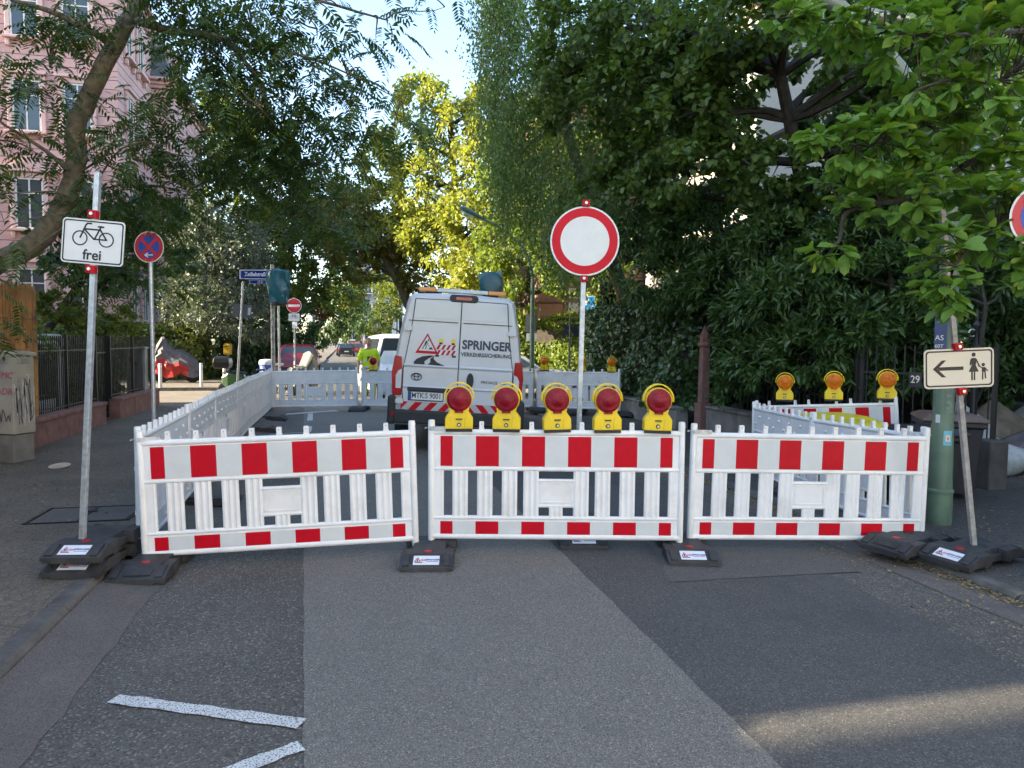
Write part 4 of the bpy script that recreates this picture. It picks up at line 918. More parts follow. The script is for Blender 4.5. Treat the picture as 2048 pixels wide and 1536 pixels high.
# leaning pole with back of a sign; covered sign; street name; no entry
M_signback = mat('sign_back', (.13, .14, .15), .5, .4, var=.1)
t = thing('sign_post', 'leaning steel post with the dark back of a rectangular sign, left corner', 'sign post', (-7.62, 19.55, .0), (0, R(4.0), 0))
pole(t, 3.42, .03, M_galv); MB().box((.0, .04, 2.62), (.52, .006, .36)).build('sign_plate', M_signback, t); MB().box((.2, .034, 2.62), (.07, .004, .2)).build('sticker', M_sheet, t)
t = thing('street_name_sign', 'blue Zeißelstraße street name sign with house numbers on its post', 'street sign', (-6.80, 20.2, .0))
pole(t, 3.95, .055, mat('stickered_pole', (.26, .27, .26), .5, .2, var=.6, scale=9))
p_ = MB().prism(rrect(1.13, .27, .03), -.07, -.06).build('name_plate', M_galv, t, (-.34, 0, 3.66)); f = MB(); flat(f, rrect(1.04, .21, .03), -.0715); f.build('blue_field', M_enam, p_)
text('Zeißelstraße', .155, p_, (-.09, -.073, .0), mat('enamel_white', (.75, .76, .78), .3, var=0), bold=.003, sx=.83)
p_ = MB().prism(rrect(.80, .11, .01), -.07, -.062).build('number_plate', M_galv, t, (-.22, 0, 3.45)); f = MB(); flat(f, rrect(.77, .09, .01), -.0715); f.build('blue_field', M_enam, p_)
text('22-31  2L-4', .085, p_, (.0, -.073, .0), mat('enamel_white', (.75, .76, .78), .3), sx=.9)
t = thing('covered_sign', 'road sign on a steel post wrapped in a teal plastic bag', 'traffic sign', (-6.53, 19.9, .0))
pole(t, 3.0, .03, M_galv)
def bag(t, z0, z1, w0, w1, d, n, seed, dirt_=M_teal):
    r2 = random.Random(seed); rings = []; K = 20
    for i in range(n+1):
        s = i/n; z = z0+(z1-z0)*s; w = w0+(w1-w0)*min(1, s*1.6); cap = 1 if s < .88 else math.sqrt(max(0.02, 1-((s-.88)/.12)**2*.98))
        rings.append([((w*cap*math.copysign(abs(math.cos(a))**.6, math.cos(a)))*(1+.05*math.sin(7*a+s*4)), d*cap*math.sin(a)*(1+.3*math.sin(5*a+s*6))+.02*math.sin(s*9+a*3), z+.02*math.sin(3*a)) for a in [2*PI*j/K for j in range(K)]])
    return MB().loft(rings).build('plastic_cover', dirt_, t, smooth=True)
bag(t, 2.86, 3.80, .24, .33, .09, 14, 3); MB().lathe([(.16, 2.78), (.25, 2.82), (.25, 2.88)], n=16).build('tied_hem', M_black, t).scale = (1, .5, 1)
t = thing('no_entry_sign', 'red no entry sign with white bar beside the red car', 'traffic sign', W(-2.03, 30.3, .1), ST*.5)
pole(t, 3.45, .035, M_galv); o, y = roundsign(t, .30, 3.13, -.04, ((.295, M_sheet, 'rim'), (.28, M_redsign, 'red_field')))
f = MB(); flat(f, rrect(.46, .095, .005), y); f.build('white_bar', M_sheet, o)
p_ = MB().prism(rrect(.43, .30, .02), -.045, -.04).build('bicycle_plate', M_sheet, t, (0, 0, 2.66)); f = MB(); bike(f, 1.15, 0, .0, -.047); f.build('bicycle_symbol', M_black, p_)
MB().prism(rrect(.20, .27, .01), -.045, -.04).build('small_plate', M_sheet, t, (.02, 0, 2.34))
t = thing('guide_post', 'white far post with small direction arms on the left pavement', 'sign post', W(-1.95, 46.6, .1))
pole(t, 3.4, .09, M_sheet); MB().box((0, -.1, 2.6), (.7, .03, .18)).box((0, -.1, 2.2), (.25, .03, .25)).build('arms', M_signback, t)
t = thing('parking_sign', 'tilted blue parking sign with white P beside the dark yew', 'traffic sign', (2.95, 23.6, .05), (0, R(-8), 0))
pole(t, 3.4, .03, M_galv); p_ = MB().prism(rrect(.42, .62, .03), -.045, -.04).build('plate', M_sheet, t, (0, 0, 3.02)); f = MB(); flat(f, rrect(.39, .59, .03), -.047); f.build('blue_field', mat('sign_blue', (.02, .22, .55), .3, var=.04), p_)
text('P', .30, p_, (-.06, -.049, .13), M_sheet, bold=.008); text('+', .2, p_, (.08, -.049, -.04), M_sheet, bold=.008); bike_f = MB(); bike(bike_f, .9, -.02, -.17, -.049); bike_f.build('symbol', M_sheet, p_)
t = thing('rear_facing_sign', 'dark back of a wide rectangular sign right of the round sign post', 'traffic sign', (1.80, 22.3, .05))
pole(t, 2.6, .03, M_signback); MB().prism(rrect(.68, .40, .03), .035, .04).build('plate', mat('sign_back_dark', (.02, .028, .032), .5), t, (.11, 0, 2.15)); MB().box((.33, .03, 2.17), (.085, .004, .22)).build('sticker', M_sheet, t)
t = thing('rear_facing_sign', 'grey backs of two small signs fixed below the street lamp arm', 'traffic sign', W(5.62, 21.42, .05)); MB().box((0, 0, 2.35), (.34, .006, .55)).build('upper_plate', M_signback, t); MB().box((0, 0, 1.93), (.30, .006, .24)).build('lower_plate', M_alu, t)
MB().tube([(0, .03, 1.6), (0, .03, 2.7)], .02).build('bracket', M_galv, t)
t = thing('covered_sign', 'round sign wrapped in dark teal plastic showing above the van roof', 'traffic sign', (-.53, 17.7, .05))
pole(t, 2.95, .03, M_galv); r_ = MB(); r_.lathe([(.30, -.05), (.285, -.06), (.15, -.075), (.02, -.07)], (0, 0, 0), 24, 'y'); r_.lathe([(.30, .0), (.30, -.05)], (0, 0, 0), 24, 'y'); r_.build('plastic_cover', M_teal, t, (0, 0, 3.20), smooth=True)
for q_ in ([(-.30, -.03, .1), (-.33, -.02, .24), (-.05, -.06, .30)], [(.1, -.05, .29), (.24, -.03, .16), (.26, -.02, .36)]): MB().add(q_, [(0, 1, 2)]).build('loose_corner', mat('teal_film', (.10, .26, .28), .3), t, (0, 0, 3.2))
t = thing('post_box', 'yellow post box on a stand beside the ivy hedge', 'post box', (-12.25, 30.6, .1)); pole(t, 1.1, .05, M_grey)
MB().prism([(-.15, 0), (.15, 0), (.15, .42), (.12, .48), (-.12, .48), (-.15, .42)], -.12, .12).build('box', mat('post_yellow', (.50, .33, .01), .5, var=.15), t, (0, 0, 1.08), bevel=.02); MB().box((0, -.122, 1.44), (.2, .01, .03)).build('slot', M_black, t)
for (x, y, nm) in ((-12.5, 25.2, 'left of the covered motorcycle'), (-11.35, 25.9, 'right of the covered motorcycle'), (-10.3, 25.4, 'nearest the scooter')):
    t = thing('bollard', 'pale metal bollard on the sunlit corner, %s' % nm, 'bollard', (x, y, .0), 0, 'bollards on the far corner')
    MB().lathe([(.055, 0), (.055, .93), (.05, .96)], n=14).build('post', mat('bollard_paint', (.55, .54, .50), .5, .2), t, smooth=True); MB().lathe([(.058, .80), (.058, .88)], n=14).build('band', M_sheet, t)
# utility cabinets
def cabinet(label, loc, rz, w, d, h, hb, col, tags):
    t = thing('utility_cabinet', label, 'utility cabinet', loc, rz, 'utility cabinets'); m = mat('cabinet_%d' % int(col[0]*999), col, .6, var=.12, scale=4, dirt=.35, bump=.1)
    MB().box((0, 0, hb/2), (w*.95, d*.95, hb)).build('plinth', mat('cabinet_plinth', (.19, .185, .165), .8, var=.2, dirt=.4), t, bevel=.01)
    MB().box((0, 0, (h+hb)/2), (w, d, h-hb-.03)).build('housing', m, t, bevel=.008); MB().prism([(-w/2-.025, h-.03), (w/2+.025, h-.03), (w/2+.02, h+.015), (w*.3, h+.035), (-w*.3, h+.035), (-w/2-.02, h+.015)], -d/2-.025, d/2+.025).build('lid', m, t, bevel=.006)
    v = MB()
    for s in (-1, 1):
        for k in range(4): v.box((s*w*.27, -d/2-.001, h-.08-k*.018), (w*.3, .008, .008))
    for k in range(4): v.box((w/2+.001, 0, h-.08-k*.018), (.008, d*.5, .008))
    v.build('vents', M_grey, t); MB().box((0, -d/2-.002, (h+hb)/2-.03), (.008, .006, h-hb-.2)).build('door_gap', M_dark, t)
    r2 = random.Random(int(h*100)+len(tags))
    for face, x0, z0, ww, hh, m2, n in tags:         # spray-painted scribbles, flat strokes on the metal
        f = MB(); pts = []; a = 0
        for k in range(n): pts.append((x0+ww*(k/n)+r2.uniform(-.2, .2)*ww*.6, z0+r2.uniform(0, 1)*hh))
        for k in range(n-1):
            q = MB(); seg(f, pts[k], pts[k+1], .012, 0)
        o = f.build('graffiti', m2, t, (0, -d/2-.006, 0) if face == 'f' else (w/2+.006, 0, 0), (0, 0, 0) if face == 'f' else (0, 0, PI/2))
    return t
sp = lambda n, c: mat(n, c, .6, var=.1)
Gp, Gk, Gw, Gb = sp('spray_pink', (.42, .06, .15)), sp('spray_black', (.02, .02, .022)), sp('spray_white', (.52, .52, .50)), sp('spray_blue', (.08, .12, .30))
t = cabinet('large beige utility cabinet with pink and black graffiti at the left picture edge', (-7.12, 9.86, .1), R(-10), .75, .36, 1.50, .38, (.33, .31, .25), [('f', .14, .56, .22, .22, Gk, 9), ('s', -.14, .50, .28, .70, Gk, 26), ('s', -.15, .48, .3, .72, Gw, 22), ('s', -.15, .48, .3, .74, Gw, 16)])
text('EMC', .13, t, (.26, -.187, 1.20), Gp, shear=.2, name='graffiti'); text('ADR', .13, t, (.25, -.187, .98), Gp, shear=.1, name='graffiti')
cabinet('narrow grey utility cabinet with scribbles at the end of the iron fence', (-9.38, 17.75, .1), R(18), .42, .36, 1.50, .36, (.30, .31, .30), [('f', -.14, 1.0, .26, .3, Gk, 14), ('f', -.1, .9, .22, .1, Gb, 8), ('s', -.12, .6, .24, .7, Gk, 14), ('f', -.16, .42, .2, .04, Gb, 8)])
# iron fences
def railing(label, a, b, z0, z1, n, name='iron_fence', m=None, posts=2, spear=False, rails=(.12, .86), group=None, wire=.007):
    m = m or M_dark; A, B = Vector(a), Vector(b); d = B-A; L = d.length; rz = math.atan2(d.y, d.x)
    t = thing(name, label, 'fence', (A.x, A.y, 0), rz, group); bar = MB(); bar.box((0, 0, (z0+z1)/2), (wire*2, wire*2, z1-z0))
    if spear: bar.prism([(-.012, z1), (.012, z1), (0, z1+.05)], -.006, .006)
    bm_ = bar.mesh('bar', m)
    for i in range(n): put('bar', bm_, t, (L*(i+.5)/n, 0, 0))
    for s in rails: MB().box((L/2, 0, z0+(z1-z0)*s), (L, .03, .025)).build('rail', m, t)
    for i in range(posts): MB().box((L*i/(posts-1), 0, (z0+z1)/2), (.05, .05, z1-z0+.06)).build('post', m, t)
    return t
fa, fb, fc, fd = W(-4.9, 12.75), W(-4.9, 15.8), W(-4.9, 16.7), W(-4.9, 20.0)
railing('black iron fence on the low sandstone wall, section nearest the reed screen', fa, fb, .56, 1.86, 34, posts=3, rails=(.04, .80))
railing('black iron gate between the two sandstone walls on the left', W(-4.95, 15.85), W(-4.95, 16.65), .18, 1.86, 9, name='iron_gate', posts=2, rails=(.04, .8))
railing('black iron fence on the sandstone wall behind the narrow cabinet', fc, fd, .56, 1.86, 34, posts=3, rails=(.04, .80))
def lowwall(label, p, q0, q1, h, n, m, w=.28, zb=.0, cap=.07):
    t = thing('low_wall', label, 'wall', W(p, q0, zb), ST, 'low garden walls'); L = (q1-q0)/n
    for i in range(n):
        MB().box((0, L*(i+.5), h/2), (w*random.uniform(.97, 1.0), L-.012, h)).build('stone', m, t, bevel=.012)
        MB().box((0, L*(i+.5), h+cap/2), (w+.05, L-.01, cap)).build('coping_stone', m, t, bevel=.015)
    return t
lowwall('low red sandstone wall under the iron fence beside the beige cabinet', -4.85, 9.8, 15.8, .40, 6, M_sand, zb=.08)
lowwall('short low sandstone wall behind the gate, next to the narrow cabinet', -4.85, 16.7, 20.0, .40, 3, M_sand, zb=.08)
# reed screen
M_reed = mat('reed', (.36, .20, .075), .85, var=.35, scale=3, dirt=.3, dcol=(.14, .08, .03))
t = thing('reed_screen', 'brown reed mat screen with black scribbles above the sandstone wall', 'screen', W(-4.95, 11.0, .0), ST); mb = MB(); r2 = random.Random(5); K = 120
for i in range(K):
    y = 1.95*i/K; x = .10+.12*math.sin(y*1.7)+r2.uniform(-.012, .012); mb.tube([(x, y, .46), (x+r2.uniform(-.01, .01), y+r2.uniform(-.012, .012), 1.5), (x+r2.uniform(-.015, .015), y+r2.uniform(-.02, .02), 2.6+r2.uniform(-.05, .06))], r2.uniform(.008, .012), 5)
mb.build('reeds', M_reed, t)['kind'] = 'stuff'
for k in (.9, 1.5, 2.1): MB().tube([(.24+.0*j, .02+1.9*j/8, k) for j in range(9)], .004, 4).build('binding_wire', M_dark, t)
gf = MB(); r2 = random.Random(9)
for (cy, cz, s) in ((1.55, 2.15, .22), (1.2, 1.75, .16), (1.25, 1.45, .2), (1.72, 1.9, .2)):
    pts = [(cy+r2.uniform(-.5, .5)*s, cz+r2.uniform(-.6, .6)*s) for _ in range(7)]
    for k in range(6): seg(gf, pts[k], pts[k+1], .016, 0)
gf.build('graffiti', Gk, t, (.255, 0, 0), (0, 0, PI/2))
# bent steel pipe behind the fence
t = thing('steel_pipe_rail', 'bent galvanised double pipe rail behind the black fence', 'rail', W(-5.15, 12.3, 0), ST)
for z, y1 in ((1.86, 2.55), (1.74, 2.35)): MB().tube([(0, 0, z), (0, y1-.2, z), (0, y1-.06, z-.03), (0, y1, z-.16), (0, y1, .1)], .035, 10).build('pipe', M_galv, t, smooth=True)
MB().box((.15, 1.0, .62), (.02, 1.5, .28)).build('sheet_metal', M_galv, t)
# paper plate on the left pavement
t = thing('paper_plate', 'crumpled pale paper plate lying on the left pavement', 'litter', (-6.0, 9.35, .105), (R(8), 0, 0)); MB().lathe([(.02, .004), (.09, .004), (.13, .02), (.128, .023), (.09, .008)], n=20).build('dish', mat('card', (.45, .36, .28), .8), t)
# ---------------------------------------------------------------- right side
M_conc = mat('stained_concrete', (.20, .19, .17), .9, var=.3, scale=3, bump=.4, dirt=.5, dcol=(.08, .075, .06))
lowwall('low concrete wall under the ivy hedge on the right', 6.75, 13.4, 19.8, .46, 5, M_conc, .3, 0, .05)
lowwall('low stained concrete wall right of the sandstone gate post', 7.05, 9.2, 12.7, .55, 3, M_conc, .3, 0, .05)
t = thing('gate_post', 'tall slim red sandstone gate post with carved cap among the ivy', 'gate post', W(7.0, 12.98, .03), ST); t.scale = (.75, .75, 1)
MB().box((0, 0, .3), (.36, .34, .6)).build('base', M_sand, t, bevel=.02); MB().prism([(-.12, .6), (.12, .6), (.105, 1.72), (-.105, 1.72)], -.11, .11).build('shaft', M_sand, t, bevel=.02)
MB().lathe([(.15, 1.72), (.19, 1.76), (.19, 1.80), (.13, 1.84), (.15, 1.96), (.10, 2.0), (.05, 2.1), (.01, 2.16)], n=8).build('cap', M_sand, t)
railing('thin dark railing in the shade behind the amber lamps', W(7.2, 11.9), W(7.25, 8.9), .05, 1.72, 24, m=mat('rusty_iron', (.035, .033, .03), .7, .2), posts=2, spear=True, rails=(.1, .82))
railing('dark iron gate with spear tips beside house number 29', W(7.25, 8.8), W(7.85, 7.2), .05, 1.78, 13, name='iron_gate', m=mat('rusty_iron', (.035, .033, .03), .7, .2), posts=2, spear=True, rails=(.06, .80, .3))
t = thing('fence_post', 'ornamental iron post with finial behind the pedestrian sign', 'fence post', (5.80, 8.9, .03)); MB().lathe([(.035, 0), (.035, 1.72), (.06, 1.74), (.06, 1.78), (.035, 1.8), (.028, 2.0), (.045, 2.03), (.045, 2.06), (.02, 2.1), (.028, 2.16), (.01, 2.25)], n=12).build('post', M_dark, t, smooth=True); MB().tube([(-.05-.045*math.cos(R(a)), 0, 1.95+.045*math.sin(R(a))) for a in range(0, 300, 30)], .01, 6).build('scroll', M_galv, t)
t = thing('house_number_sign', 'small dark plate with house number 29 on the iron gate', 'sign', (5.40, 9.50, 1.36), R(-35)); MB().box((0, 0, 0), (.15, .01, .2)).build('plate', M_black, t); text('29', .14, t, (0, -.007, .0), M_cream, bold=.001, sx=.8)
t = thing('paper_notice', 'white paper notice with dark print on the dark railing', 'notice', W(7.1, 9.55, 1.36), ST+R(-25)); MB().box((0, 0, 0), (.145, .004, .21)).build('sheet', M_sheet, t); f = MB(); [f.box((0, -.003, .06-.03*k), (.11-.03*(k % 2), .002, .012)) for k in range(5)]; f.build('print', M_black, t)
def bin_(label, loc, rz, body, lid, w=.58, h=1.07):
    t = thing('wheelie_bin', label, 'wheelie bin', loc, rz, 'wheelie bins'); d = w*1.2
    MB().loft([[(x*a, y*b, z) for x, y in ((-1, -1), (1, -1), (1, 1), (-1, 1))] for z, a, b in ((.08, w*.38, d*.34), (h*.85, w*.47, d*.45), (h*.86, w*.52, d*.5), (h*.92, w*.52, d*.5))]).build('body', body, t, bevel=.012, fix=True)
    MB().loft([[(x*a, y*b-.01, z) for x, y in ((-1, -1), (1, -1), (1, 1), (-1, 1))] for z, a, b in ((h*.921, w*.535, d*.53), (h*.955, w*.535, d*.53), (h*.98, w*.46, d*.45), (h, w*.40, d*.38))]).build('lid', lid, t, bevel=.012, fix=True)
    MB().tube([(-w*.42, d*.5, h*.93), (-w*.42, d*.58, h*.95), (w*.42, d*.58, h*.95), (w*.42, d*.5, h*.93)], .015, 8).build('handle', lid, t)
    for s in (-1, 1):
        wh = thing('wheel', None, None, (s*w*.42, d*.42, .10)); wh.parent = t; MB().lathe([(.06, -.03), (.10, -.03), (.10, .03), (.06, .03)], ax='x', n=18).build('tyre', M_tyre, wh)
        MB().lathe([(.06, -.025), (.06, .025)], ax='x', n=12).build('rim', M_grey, wh)
    return t
M_binb = mat('bin_black', (.017, .019, .024), .5, var=.2); M_binbr = mat('bin_brown', (.13, .085, .065), .5, var=.15); M_biny = mat('bin_yellow', (.62, .52, .02), .45, var=.1)
bin_('black wheelie bin with brown lid behind the green lamp post', (5.15, 8.35, .03), R(-20), M_binb, M_binbr, .62, 1.0)
bin_('wheelie bin with bright yellow lid behind the right side barriers', (4.15, 9.05, .0), R(10), M_binb, M_biny, .60, .93)
bin_('second yellow lidded wheelie bin behind the right side barriers', (4.0, 8.3, .0), R(10), M_binb, M_biny, .56, .93)
bin_('black wheelie bin with black lid between the yellow lids and the lamp post', (4.55, 7.85, .0), R(5), M_binb, M_binb, .58, .92)
t = thing('stone_block', 'dark square stone block beside the brown lidded bin', 'stone block', (5.95, 8.75, .04), R(10)); MB().box((0, 0, .31), (.26, .26, .62)).build('block', mat('dark_stone', (.07, .065, .06), .9, var=.3), t, bevel=.02)
def sack(label, loc, rz, sx, sy, sz, seed, m, name='rubble_sack'):
    r2 = random.Random(seed); t = thing(name, label, 'sack', loc, rz, 'rubbish sacks'); rings = []; ph = [r2.uniform(0, 6) for _ in range(6)]
    for i in range(13):
        s = i/12; rr = max(.03, math.sin(PI*min(1, s*.9+.1))**.55)*(1 if s < .72 else 1-(s-.72)*2.2)
        rings.append([(sx*rr*math.cos(a)*(1+.16*math.sin(3*a+ph[0]+s*5)+.07*math.sin(8*a+ph[1]-s*8)), sy*rr*math.sin(a)*(1+.16*math.sin(2*a+ph[2]+s*4)+.08*math.sin(9*a+ph[3])), sz*s+.04*math.sin(4*a+ph[4])*s) for a in [2*PI*j/26 for j in range(26)]])
    MB().loft(rings).build('bag', m, t, smooth=True); e = rings[-1][0]
    MB().tube([(0, 0, sz*.96), (.03, .02, sz*1.03), (-.02, .05, sz*1.08)], [.05, .03, .06], 8).build('tied_neck', m, t, smooth=True); return t
M_sackw = mat('woven_sack', (.42, .43, .42), .6, var=.18, scale=10, bump=.6, bscale=25, dirt=.4, dcol=(.2, .17, .13)); M_sackb = mat('dark_sack', (.10, .085, .09), .6, var=.3, bump=.6, bscale=20)
sack('tall crumpled white rubble sack leaning beside the stone block', (6.45, 10.2, .05), 0, .42, .32, .95, 1, M_sackw); sack('low white rubble sack lying at the pile front', (6.75, 9.75, .05), .4, .55, .32, .42, 2, M_sackw)
sack('dark purple rubbish sack at the right end of the pile', (7.55, 10.1, .05), .2, .55, .4, .62, 3, M_sackb); sack('brown rubbish sack behind the white sacks', (7.2, 10.6, .05), .2, .6, .45, .95, 4, mat('brown_sack', (.14, .11, .075), .7, var=.3, bump=.6, bscale=20))
t = thing('stone_steps', 'weathered stone stair cheek in the dark entrance behind the sacks', 'steps', W(9.6, 8.6, .03), ST); MB().prism([(-.2, 0), (1.8, 0), (1.8, 1.5), (1.5, 1.5), (-.2, .5)], -.15, .15).build('cheek_wall', M_conc, t, bevel=.02)
for k in range(5): MB().box((.0+.3*k+.15, .75, .085+.17*k), (.32, 1.2, .17+.0)).build('step', M_conc, t, bevel=.01)
# ================================================================ buildings
M_pink = mat('pink_render', (.55, .335, .31), .85, var=.12, scale=.8, bump=.15, bscale=80, dirt=.18, dcol=(.30, .17, .15))
M_pinkt = mat('pink_trim', (.60, .40, .37), .8, var=.08)
M_wframe = mat('white_frame', (.66, .64, .58), .5, var=.05)
M_slate = mat('slate_roof', (.10, .12, .13), .6, var=.3, scale=8)
def window(parent, ax, pos, w, h, trim, ped=False, deep=.12, frame=None):
    """window set on a wall; local frame: x along wall, -y outward. ax: (origin Vector, rotation z)"""
    o = thing('window', None, None, pos, ax); o.parent = parent
    MB().box((0, -.02, 0), (w, .02, h)).build('glass', M_glass, o)
    fr = MB(); b_ = .07
    for x, z, a, c in ((0, h/2-b_/2, w, b_), (0, -h/2+b_/2, w, b_), (-w/2+b_/2, 0, b_, h-2*b_), (w/2-b_/2, 0, b_, h-2*b_), (0, 0, .06, h-2*b_), (0, h*.2, w-2*b_, .05)): fr.box((x, -.045 if a < .065 or c < .065 else -.05, z), (a, .05, c))
    fr.build('frame', frame or M_wframe, o)
    su = MB()
    for s in (-1, 1): su.box((s*(w/2+.10), -deep/2, 0), (.2, deep, h))
    su.box((0, -deep/2-.005, h/2+.12), (w+.44, deep, .22)); su.build('surround', trim, o, bevel=.02)
    MB().box((0, -.16, -h/2-.08), (w+.55, .32, .12)).build('sill', trim, o, bevel=.02)
    for s in (-1, 1): MB().box((s*(w/2+.1), -.1, -h/2-.3), (.16, .16, .3)).build('bracket', trim, o, bevel=.02)
    if ped:
        MB().prism([(-w/2-.4, h/2+.26), (w/2+.4, h/2+.26), (w/2+.4, h/2+.36), (0, h/2+.92), (-w/2-.4, h/2+.36)], -.30, 0).build('pediment', trim, o, bevel=.02)
        MB().prism([(-w/2-.0, h/2+.40), (w/2+.0, h/2+.40), (0, h/2+.74)], -.32, -.301).build('tympanum', M_pink, o)
    else: MB().box((0, -.13, h/2+.30), (w+.6, .26, .12)).build('lintel_cornice', trim, o, bevel=.02)
    return o
def block(name, label, p0, p1, q0, q1, H, m, trim, cats='house', faces=(), course=.42, cornice=.55, roof=None, grooves=True, group=None):
    t = thing(name, label, cats, W(p0, q0, 0), ST, group); w, d = p1-p0, q1-q0
    if grooves:
        n = int(H/course); 
        for i in range(n):
            MB().box((w/2, d/2, course*(i+.5)), (w, d, course-.028)).build('stone_course', m, t, bevel=.012)
        MB().box((w/2, d/2, H/2), (w-.06, d-.06, H)).build('core', mat('joint_mortar', (.20, .11, .10), .9), t)
    else: MB().box((w/2, d/2, H/2), (w, d, H)).build('wall', m, t)
    if cornice:
        for k, (o_, h) in enumerate(((.12, .18), (.28, .16), (cornice, .14))): MB().box((w/2, d/2, H+.08+k*.16), (w+2*o_, d+2*o_, h)).build('cornice', trim, t, bevel=.03)
        MB().box((w/2, d/2, H*.30), (w+.16, d+.16, .22)).build('string_course', trim, t, bevel=.02)
    if roof:
        e = .3; MB().loft([[(-e, -e, H+.48), (w+e, -e, H+.48), (w+e, d+e, H+.48), (-e, d+e, H+.48)], [(1.4, 1.4, H+.48+roof), (w-1.4, 1.4, H+.48+roof), (w-1.4, d-1.4, H+.48+roof), (1.4, d-1.4, H+.48+roof)]]).build('roof', M_slate, t)
    for (side, a, z, ww, hh, ped) in faces:
        pos, rz = {'f': ((a, 0, z), 0), 'r': ((w, a, z), PI/2), 'l': ((0, a, z), -PI/2)}[side]
        window(t, (0, 0, rz), pos, ww, hh, trim, ped)
    return t
ff = []
for z, pd in ((3.9, False), (8.0, True), (12.4, False), (16.6, False)):
    for a in (1.6, 4.2, 6.3): ff.append(('f', a, z, 1.15, 2.3, pd))
    for a in (1.7, 3.7): ff.append(('r', a, z, 1.0, 2.3, False))
block('town_house', 'pink rusticated town house with pedimented windows behind the left trees', -18.3, -10.3, 37.3, 43.3, 18.4, M_pink, M_pinkt, faces=ff, roof=3, group='pink town houses')
ff = []
for z, pd in ((3.9, False), (8.0, True), (12.4, False)):
    for a in (1.8, 4.2, 6.6): ff.append(('r', a, z, 1.0, 2.3, pd))
    ff.append(('f', 7.55, z, .5, 2.0, False))
ho = block('town_house', 'second pink town house with wide cornice and attic dormer farther down the street', -17.5, -9.4, 43.35, 52.5, 15.6, M_pink, M_pinkt, faces=ff, roof=4, group='pink town houses')
MB().box((7.3, 2.2, 17.2), (1.4, 2.2, 2.2)).build('dormer', M_pinkt, ho, bevel=.03)
# far ends of the street
ff = [('f', 1.5+2.4*i, 3+3.6*j, 1.1, 2.0, False) for i in range(2) for j in range(4)]
block('corner_house', 'distant brick coloured house at the end of the street', -.5, 3.2, 112, 124, 15, mat('far_brick', (.40, .22, .19), .9), mat('far_trim', (.55, .5, .45), .8), faces=ff, grooves=False, roof=3, group='far houses')
block('corner_house', 'distant white house at the end of the street', 3.3, 9, 114, 126, 14, mat('far_white', (.62, .63, .64), .9), mat('far_trim2', (.6, .6, .6), .8), faces=[('f', 1.2+2.2*i, 3+3.6*j, 1.0, 2.0, False) for i in range(2) for j in range(4)], grooves=False, roof=3, group='far houses')
ff = [('f', 2.0+2.2*i, 3.4+4*j, 1.1, 2.2, False) for i in range(5) for j in range(3)]+[('l', 2.0+2.4*i, 3.4+4*j, 1.1, 2.2, False) for i in range(3) for j in range(3)]
block('brick_house', 'reddish sandstone house behind the sunlit hedge on the right', 9.2, 22, 33.5, 44, 13, mat('red_stone', (.33, .175, .115), .85, var=.18, scale=2, bump=.3), mat('brown_trim', (.24, .14, .10), .8), faces=ff, course=.62, roof=3)
block('villa', 'cream and white villa glimpsed through the dark maple crown', 14.5, 30, 23.5, 33, 13.5, mat('cream_render', (.30, .29, .27), .85, var=.06), mat('villa_trim', (.50, .44, .34), .8), faces=[('f', 4+3*i, 3.5+4*j, 1.2, 2.2, False) for i in range(3) for j in range(3)]+[('l', 3.5, 3.5+4*j, 1.2, 2.2, False) for j in range(3)], grooves=False, roof=3)
# unseen houses added to shape the light: left ones shade, pale ones bounce sun
block('town_house', 'unseen tall house added left of the picture, shading the foreground', -24, -11, 2.70, 21.0, 15.5, mat('grey_render', (.42, .38, .34), .9), M_pinkt, faces=[('r', 3+3.2*i, 3.6+4.0*j, 1.2, 2.2, False) for i in range(4) for j in range(3)], cornice=0, grooves=False, group='unseen houses added for the light')
block('town_house', 'unseen house added along the side street to shade the far corner', -46, -25, 6, 20.5, 14, mat('buff_render', (.45, .40, .32), .9), M_pinkt, grooves=False, roof=3, group='unseen houses added for the light')  # added to keep the sun off the silver tree and corner hedge
M_pale = mat('pale_render', (.70, .66, .60), .9, var=.05, scale=.5)  # pale walls added out of view to reflect warm sunlight into the foreground
block('town_house', 'unseen pale house added behind the camera to bounce sunlight into the shade', 9.0, 22, -16, -3.0, 15, M_pale, M_pinkt, faces=[('l', 2.5+3.2*i, 3.6+4.0*j, 1.2, 2.2, False) for i in range(3) for j in range(3)], grooves=False, roof=3, group='unseen houses added for the light')
block('town_house', 'second unseen pale house added farther behind the camera to bounce sunlight', 9.0, 22, -34, -16.5, 16, M_pale, M_pinkt, faces=[('l', 2.5+3.2*i, 3.6+4.0*j, 1.2, 2.2, False) for i in range(4) for j in range(3)], grooves=False, roof=3, group='unseen houses added for the light')
block('town_house', 'unseen narrow house added beside the camera, its gap letting a sun streak through', -24, -11, -2.0, 2.31, 15.5, mat('grey_render', (.42, .38, .34), .9), M_pinkt, cornice=0, grooves=False, group='unseen houses added for the light')  # gap to the neighbour sized to let one sun streak reach the road
